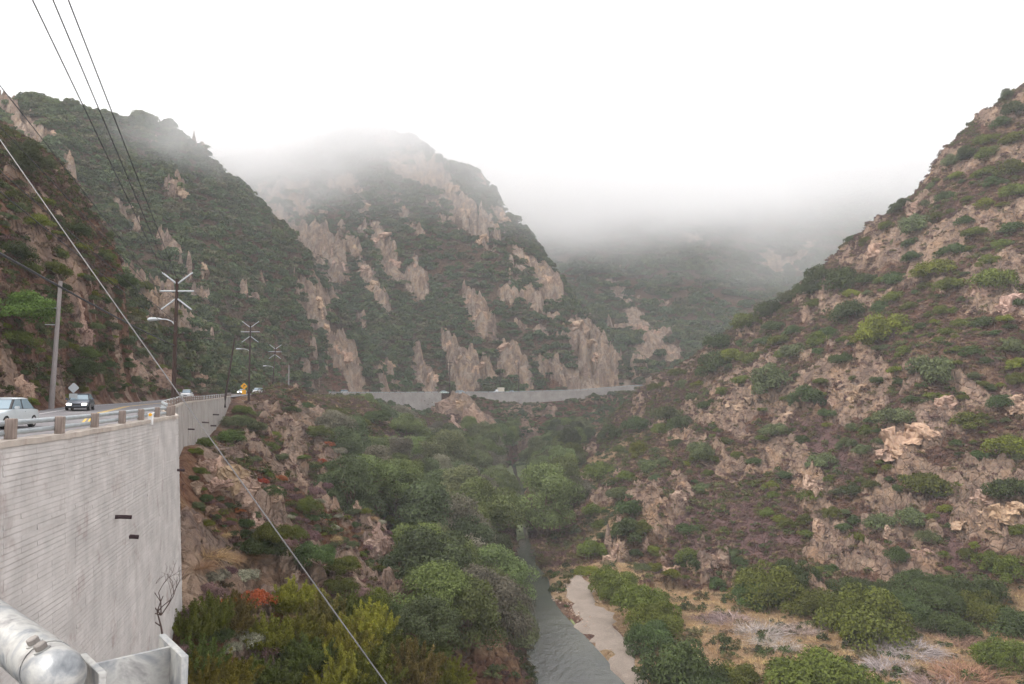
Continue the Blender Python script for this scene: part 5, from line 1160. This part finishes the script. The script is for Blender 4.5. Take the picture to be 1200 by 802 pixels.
def car(loc, yaw, paint, label, lit=False, kind='sedan', L=4.6, W_=1.8, H=1.45, name='car', cat='car', group='vehicles on the canyon road'):
    "front points to +x"
    e = empty(name, loc, yaw); h = W_ / 2; r_ = .33; b = .22; belt = H * .62; l2 = L / 2
    def sec(x_, w, z0, zs, zt): return (x_, [(w * .80, z0), (w, z0 + .12), (w * 1.0, zs), (w * .93, zt)])
    hood = belt * .93
    if kind == 'pickup': body = [sec(-l2, h * .95, .42, .8, .98), sec(-l2 + .15, h, .35, .85, 1.0), sec(0, h, .28, .9, belt), sec(l2 - 1.3, h, .28, .85, belt), sec(l2 - .15, h * .95, .3, .8, hood), sec(l2, h * .86, .4, .7, hood * .86)]
    else: body = [sec(-l2, h * .84, .42, .66, belt * .82), sec(-l2 + .18, h * .94, .3, .72, belt * .96), sec(-l2 + .9, h, b, .72, belt), sec(l2 - 1.5, h, b, .7, belt), sec(l2 - .9, h * .99, b, .68, hood * .97), sec(l2 - .25, h * .93, b + .02, .6, hood * .86), sec(l2, h * .80, .34, .52, hood * .70)]
    part('body', loft(body), paint, e, smooth=True, bevel=.03)
    if kind == 'pickup': x0, x1, x2, x3 = -.55, -.4, .75, 1.25
    elif kind == 'van': x0, x1, x2, x3 = -l2 + .1, -l2 + .25, .9, 1.7
    else: x0, x1, x2, x3 = -l2 + .55, -l2 + 1.25, .25, l2 - 1.45
    wt_ = h * .74; wb_ = h * .90; zb, zt = belt - .02, H - .05
    cab = MB().add([(x0, wb_, zb), (x3, wb_, zb), (x2, wt_, zt), (x1, wt_, zt), (x0, -wb_, zb), (x3, -wb_, zb), (x2, -wt_, zt), (x1, -wt_, zt)], [(0, 1, 2, 3), (7, 6, 5, 4), (1, 5, 6, 2), (0, 3, 7, 4), (3, 2, 6, 7), (0, 4, 5, 1)])
    part('cabin', cab, M_BLACK, e, bevel=.03)
    part('roof', loft([(x1 - .12, [(wt_ * .9, zt - .05), (wt_ * 1.03, zt - .03), (wt_ * .8, zt + .02)]), (x1 + .25, [(wt_ * .98, zt - .06), (wt_ * 1.06, zt - .02), (wt_ * .84, zt + .05)]), (x2 - .2, [(wt_ * .98, zt - .06), (wt_ * 1.06, zt - .02), (wt_ * .84, zt + .05)]), (x2 + .1, [(wt_ * .9, zt - .06), (wt_ * 1.02, zt - .04), (wt_ * .8, zt + .01)])]), paint, e, smooth=True)
    def quad(name_, A, B, C, D, m, nx, parent=e):
        A, B, C, D = map(Vector, (A, B, C, D)); c = (A + B + C + D) / 4; ins = .86; Q_ = [c + (q - c) * ins + Vector(nx) * .012 for q in (A, B, C, D)]; K = [q - Vector(nx) * .03 for q in Q_]
        return part(name_, MB().add(Q_ + K, [(0, 1, 2, 3), (7, 6, 5, 4), (0, 4, 5, 1), (1, 5, 6, 2), (2, 6, 7, 3), (3, 7, 4, 0)]), m, parent)
    quad('windscreen', (x3, wb_, zb), (x3, -wb_, zb), (x2, -wt_, zt), (x2, wt_, zt), M_GLASS, (.7, 0, .7))
    quad('rear_window', (x0, wb_, zb), (x0, -wb_, zb), (x1, -wt_, zt), (x1, wt_, zt), M_GLASS, (-.7, 0, .7))
    xm = (x0 + x3) / 2 + .1; xt = xm
    for s in (-1, 1):
        quad('side_window', (x0 + .1, s * wb_, zb), (xm, s * wb_, zb), (xt, s * wt_, zt), (x1, s * wt_, zt), M_GLASS, (0, s, .15)); quad('side_window', (xm, s * wb_, zb), (x3, s * wb_, zb), (x2, s * wt_, zt), (xt, s * wt_, zt), M_GLASS, (0, s, .15))
        part('mirror', MB().box((x3 - .25, s * (h + .08), belt + .08), (.14, .22, .15)), paint, e, bevel=.03)
        hl = part('headlight', loft([(l2 - .16, [(.02, .0), (.2, .0), (.2, .15), (.02, .17)]), (l2 + .015, [(.04, .02), (.18, .02), (.18, .12), (.04, .14)])]), M_LAMP if lit else M_LENS, e, bevel=.01); hl.location = (0, s * h * .62, hood * .70 - .13)
        part('door_handle', MB().box((xm - .15, s * (h + .01), belt - .12), (.16, .03, .03)), paint, e)
        tl = part('taillight', MB().box((-l2 + .02, s * h * .68, belt * .8), (.1, .3, .16)), simple('tail_lens', (.35, .02, .02), .3) if 'tail_lens' not in bpy.data.materials else bpy.data.materials['tail_lens'], e, bevel=.02)
    part('grille', MB().box((l2 - .02, 0, hood * .62), (.08, W_ * .36, .14)), M_BLACK, e, bevel=.01); part('bumper', MB().box((l2 - .04, 0, .40), (.16, W_ * .82, .16)), paint if kind != 'pickup' else M_RAIL, e, bevel=.04)
    part('air_dam', MB().box((l2 - .12, 0, .26), (.16, W_ * .74, .12)), M_BLACK, e, bevel=.02)
    if kind == 'pickup': part('tailgate', MB().box((-l2 + .02, 0, .78), (.06, W_ * .9, .42)), paint, e, bevel=.02)
    wheel_set(e, L, W_, r_, (l2 - .88, -l2 + .92))
    return tag(e, label, cat, group)
def on_road(px, s0, s1, off):
    ss = np.linspace(s0, s1, 3000); p, d, _ = road_at(ss); q = np.c_[p[:, 0] - d[:, 1] * off, p[:, 1] + d[:, 0] * off, p[:, 2] - DROP]; i = np.argmin(abs(proj(q)[:, 0] - px)); return tuple(q[i] + (0, 0, .006)), math.atan2(d[i, 1], d[i, 0])
l, yw = on_road(94, 20, 200, 7.6); car(l, yw + math.pi, M_NAVY, 'dark blue-grey sedan with both headlights lit behind the guardrail', True)
l, yw = on_road(1, 5, 120, 7.0); car(l, yw + math.pi - .1, M_SILVER, 'pale silver car cut off by the left edge of the photo', False, 'sedan', 4.7, 1.85, 1.55)
l, yw = on_road(219, 60, 260, 7.4); car(l, yw + math.pi, M_WHITE, 'white pickup truck coming past the tallest pole', False, 'pickup', 5.4, 1.95, 1.85, 'pickup_truck', 'pickup')
l, yw = on_road(283.5, 100, 300, 7.4); car(l, yw + math.pi, M_WHITE, 'white sedan below the yellow sign', True)
l, yw = on_road(302, 230, 330, 7.0); car(l, yw + math.pi, M_WHITE, 'white van half hidden right of the middle braced pole', False, 'van', 5.0, 1.95, 1.9)
sL, sH = S4a, S5b
l, yw = on_road(520.5, sL, sH, 3.2); car(l, yw, M_PGREEN, 'pale green far car left of the cliff-top pole', False, 'sedan', 5.2, 1.9, 1.7)
l, yw = on_road(540, sL, sH, 3.2); car(l, yw, M_SILVER, 'pale silver far car right of the cliff-top pole', False, 'van', 5.2, 1.9, 1.8)
l, yw = on_road(598.5, sL, sH, 7.0); car(l, yw + math.pi, M_NAVY, 'dark far car right of the cream truck', False, 'sedan', 5.2, 1.9, 1.75)
l, yw = on_road(404, sL, sH, 3.2); car(l, yw, M_WHITE, 'white van low behind the start of the far wall', False, 'van', 5.4, 2.0, 2.0)
l, yw = on_road(584, sL, sH, 7.0)
e = empty('box_truck', l, yw + math.pi); part('cargo_box', MB().box((-1.4, 0, 2.15), (3.6, 2.3, 2.5)), M_CREAM, e, bevel=.05); part('cab', loft([(.5, [(1.05, .5), (1.08, 1.2), (.95, 2.3)]), (1.6, [(1.05, .5), (1.08, 1.2), (.92, 2.25)]), (2.2, [(1.02, .5), (1.04, 1.15), (.9, 1.25)]), (3.1, [(.95, .55), (.98, .95), (.85, 1.08)])]), M_WHITE, e, bevel=.03)
part('windscreen', MB().add([(1.68, .85, 2.15), (1.68, -.85, 2.15), (2.22, -.9, 1.3), (2.22, .9, 1.3), (1.6, .85, 2.15), (1.6, -.85, 2.15), (2.14, -.9, 1.3), (2.14, .9, 1.3)], [(0, 1, 2, 3), (7, 6, 5, 4), (0, 4, 5, 1), (1, 5, 6, 2), (2, 6, 7, 3), (3, 7, 4, 0)]), M_GLASS, e); part('chassis', MB().box((-.1, 0, .72), (6.2, 1.0, .3)), M_BLACK, e); wheel_set(e, 6, 2.2, .45, (2.1, -2.1)); tag(e, 'cream and white box truck on the far road', 'truck', 'vehicles on the canyon road')
# ------------------------------------------------------------------ foreground: galvanised bridge railing
r = empty('bridge_railing', (-.62, 1.2, -1.5)); ro = np.array(r.location)
c0 = at_z(67, 790, -.40); dv = at_z(0, 738, -.40) - c0; dv /= np.linalg.norm(dv); RP = .0375
def rl(p): return tuple(np.array(p) - ro)
part('top_pipe', MB().tube([rl(c0 + dv * t) for t in (.045, .4, 1.0, 2.2)], RP, 28, True), M_GALV, r, smooth=True)
cap = [c0 + dv * .043, c0 + dv * .041, c0, c0 - dv * .02, c0 - dv * .036, c0 - dv * .045, c0 - dv * .05]
part('end_cap', MB().tube([rl(q) for q in cap], [RP * .97, RP * .98, RP * .98, RP * .92, RP * .74, RP * .45, RP * .15], 28), M_GALV, r, smooth=True)
for t, az in ((.060, .02), (.022, .0)):
    sd_ = np.array([-dv[1], dv[0], 0.0]); sd_ = sd_ if sd_[1] < 0 else -sd_
    un = np.array([0, 0, math.cos(.42)]) + sd_ * math.sin(.42); q = c0 + dv * t + un * RP * .97; b_ = MB(); b_.tube([rl(q), rl(q + un * .0105)], .0092, 6)
    bo = part('bolt', b_, simple('bolt_steel', (.22, .20, .18), .5, .4, .5) if 'bolt_steel' not in bpy.data.materials else bpy.data.materials['bolt_steel'], r, bevel=.0015, seg=1)
    part('washer', MB().tube([rl(q - un * .003), rl(q + un * .0018)], .0115, 16), M_GALV, bo)
part('lower_pipe', MB().tube([rl(c0 + dv * t + np.array([-.045, -.075, -.055])) for t in (.02, .5, 1.2, 2.2)], .036, 24), M_GALV, r, smooth=True)
A1, A2, B1, B2 = (at_z(a, b, -.400)[:2] for a, b in ((97, 766), (121, 789), (190, 743), (217, 769)))
def plate(a, b, th, z0, z1):
    a = np.array(a); b = np.array(b); t = (b - a) / np.linalg.norm(b - a); n_ = np.array([-t[1], t[0]]) * th / 2
    V = [(*(q + s * n_), zz) for zz in (z0, z1) for q, s in ((a, 1), (b, 1), (b, -1), (a, -1))]
    return MB().add([rl(q) for q in V], [(0, 3, 2, 1), (4, 5, 6, 7), (0, 1, 5, 4), (1, 2, 6, 5), (2, 3, 7, 6), (3, 0, 4, 7)])
hp = part('beam_web', plate((A1 + A2) / 2, (B1 + B2) / 2, .0065, -1.6, -.402), M_GALV, r)
part('beam_flange', plate(A1, A2, .011, -1.6, -.400), M_GALV, r, bevel=.001, seg=1); part('beam_flange', plate(B1, B2, .011, -1.6, -.400), M_GALV, r, bevel=.001, seg=1)
tag(r, 'galvanised pipe railing end bolted to a steel beam post in the bottom left corner', 'railing')
ab = MB().box((-3.5, .1, -5.6), (9, 2.9, 8.2)); o = link('bridge_abutment', ab.mesh('bridge_abutment', M_CONC)); tag(o, 'plain concrete bridge end under the steel beam post', 'abutment')
# bare dead shrub against the foot of the near wall
def branch(mb, p, d, l, r_, dep):
    q = p + d * l * .5 + Vector((random.uniform(-.08, .08), random.uniform(-.08, .08), random.uniform(-.03, .08))) * l; e_ = p + d * l
    mb.tube([p, q, e_], [r_, r_ * .8, r_ * .55], 5)
    if dep == 0: return
    for k in range(random.choice((2, 3))):
        nd = (d + Vector((random.uniform(-.9, .9), random.uniform(-.4, .4), random.uniform(-.5, .8)))).normalized(); branch(mb, e_ if k else q, nd, l * random.uniform(.55, .8), r_ * .6, dep - 1)
h_ = P(192, 728, 41)
e = empty('dead_shrub', tuple(h_)); mb = MB(); branch(mb, Vector((0, 0, -1)), Vector((-.25, 0, 1)).normalized(), 1.5, .06, 1); part('trunk', mb, M_TWIG, e)
for dd in ((-.7, .1, .7), (.5, .1, .85), (-.9, 0, .25), (-.2, .1, 1)):
    mb = MB(); branch(mb, Vector((-.15, 0, .3)), Vector(dd).normalized(), 1.15, .035, 4); part('branch', mb, M_TWIG, e)
tag(e, 'bare dead shrub with forking grey twigs at the foot of the near wall', 'dead shrub')
write_labels()
# ------------------------------------------------------------------ air: even haze, and the low cloud on the summits
def mk_haze():
    t = NT('valley_haze'); t.t.nodes.remove(t.b)
    pv = t.n('VolumePrincipled'); pv.inputs['Color'].default_value = (.93, .965, 1, 1); pv.inputs['Density'].default_value = .00023; pv.inputs['Anisotropy'].default_value = 0
    t.l(pv.outputs[0], t.out.inputs['Volume']); return t.m
def mk_cloud():
    t = NT('low_cloud_vapour'); t.t.nodes.remove(t.b)
    co = t.coord((1, 1, 1.7)); n = t.noise(.0062, 4, .6, co)
    tc = t.n('TexCoord'); sp = t.n('SeparateXYZ'); t.l(tc.outputs['Object'], sp.inputs[0])
    base = t.math('MULTIPLY', t.math('SUBTRACT', n, .5), 300)
    zz = t.math('ADD', sp.outputs[2], base)
    mr = t.n('MapRange'); mr.interpolation_type = 'SMOOTHSTEP'
    for i, vv in ((1, 88), (2, 300), (3, 0), (4, .0115)): mr.inputs[i].default_value = vv
    t.l(zz, mr.inputs[0])
    dn = t.n('MapRange'); dn.interpolation_type = 'SMOOTHSTEP'
    for i, vv in ((1, 250), (2, 330), (3, 1), (4, .08)): dn.inputs[i].default_value = vv
    t.l(sp.outputs[2], dn.inputs[0]); dens = t.math('MULTIPLY', mr.outputs[0], dn.outputs[0])
    pv = t.n('VolumePrincipled'); pv.inputs['Color'].default_value = (1, 1, 1, 1); pv.inputs['Anisotropy'].default_value = .5
    t.l(dens, pv.inputs['Density']); t.l(pv.outputs[0], t.out.inputs['Volume']); return t.m
def big_box(name, lo, hi, m):
    c = [(a + b) / 2 for a, b in zip(lo, hi)]; s = [b - a for a, b in zip(lo, hi)]
    o = link(name, MB().box(c, s).mesh(name, m)); return tag(o, kind='stuff')
big_box('haze', (-1480, -40, -60), (1480, 1500, 345), mk_haze())
big_box('low_cloud', (-700, 300, 60), (1100, 1440, 335), mk_cloud())

def fog_bank(px, py, Y, rad):
    c = P(px, py, Y); t = NT('fog_bank_vapour'); t.t.nodes.remove(t.b); co = t.coord(tuple(1 / r for r in rad))
    ln = t.n('VectorMath', operation='LENGTH'); t.l(co, ln.inputs[0])
    mr = t.n('MapRange'); mr.interpolation_type = 'SMOOTHSTEP'
    for i, vv in ((1, 1.0), (2, .1), (3, 0), (4, 1)): mr.inputs[i].default_value = vv
    nz = t.ramp(t.noise(.022, 3, .6, t.coord((1, 1, 1.6))), [(.36, 0.0), (.62, 1.0)])
    t.l(t.math('ADD', ln.outputs['Value'], t.math('MULTIPLY', t.noise(1.3, 3, .6, co), .0)), mr.inputs[0])
    pv = t.n('VolumePrincipled'); pv.inputs['Color'].default_value = (1, 1, 1, 1); pv.inputs['Anisotropy'].default_value = .5
    t.l(t.math('MULTIPLY', t.math('MULTIPLY', mr.outputs[0], nz), .024), pv.inputs['Density']); t.l(pv.outputs[0], t.out.inputs['Volume'])
    o = link('low_cloud', MB().box((0, 0, 0), [2 * r for r in rad]).mesh('low_cloud', t.m)); o.location = c; tag(o, kind='stuff')
fog_bank(850, 235, 850, (170, 80, 34)); fog_bank(600, 225, 800, (90, 60, 30)); fog_bank(285, 205, 470, (95, 70, 48)); fog_bank(360, 165, 560, (120, 70, 45)); fog_bank(715, 255, 760, (150, 80, 38)); fog_bank(215, 165, 330, (45, 40, 22))
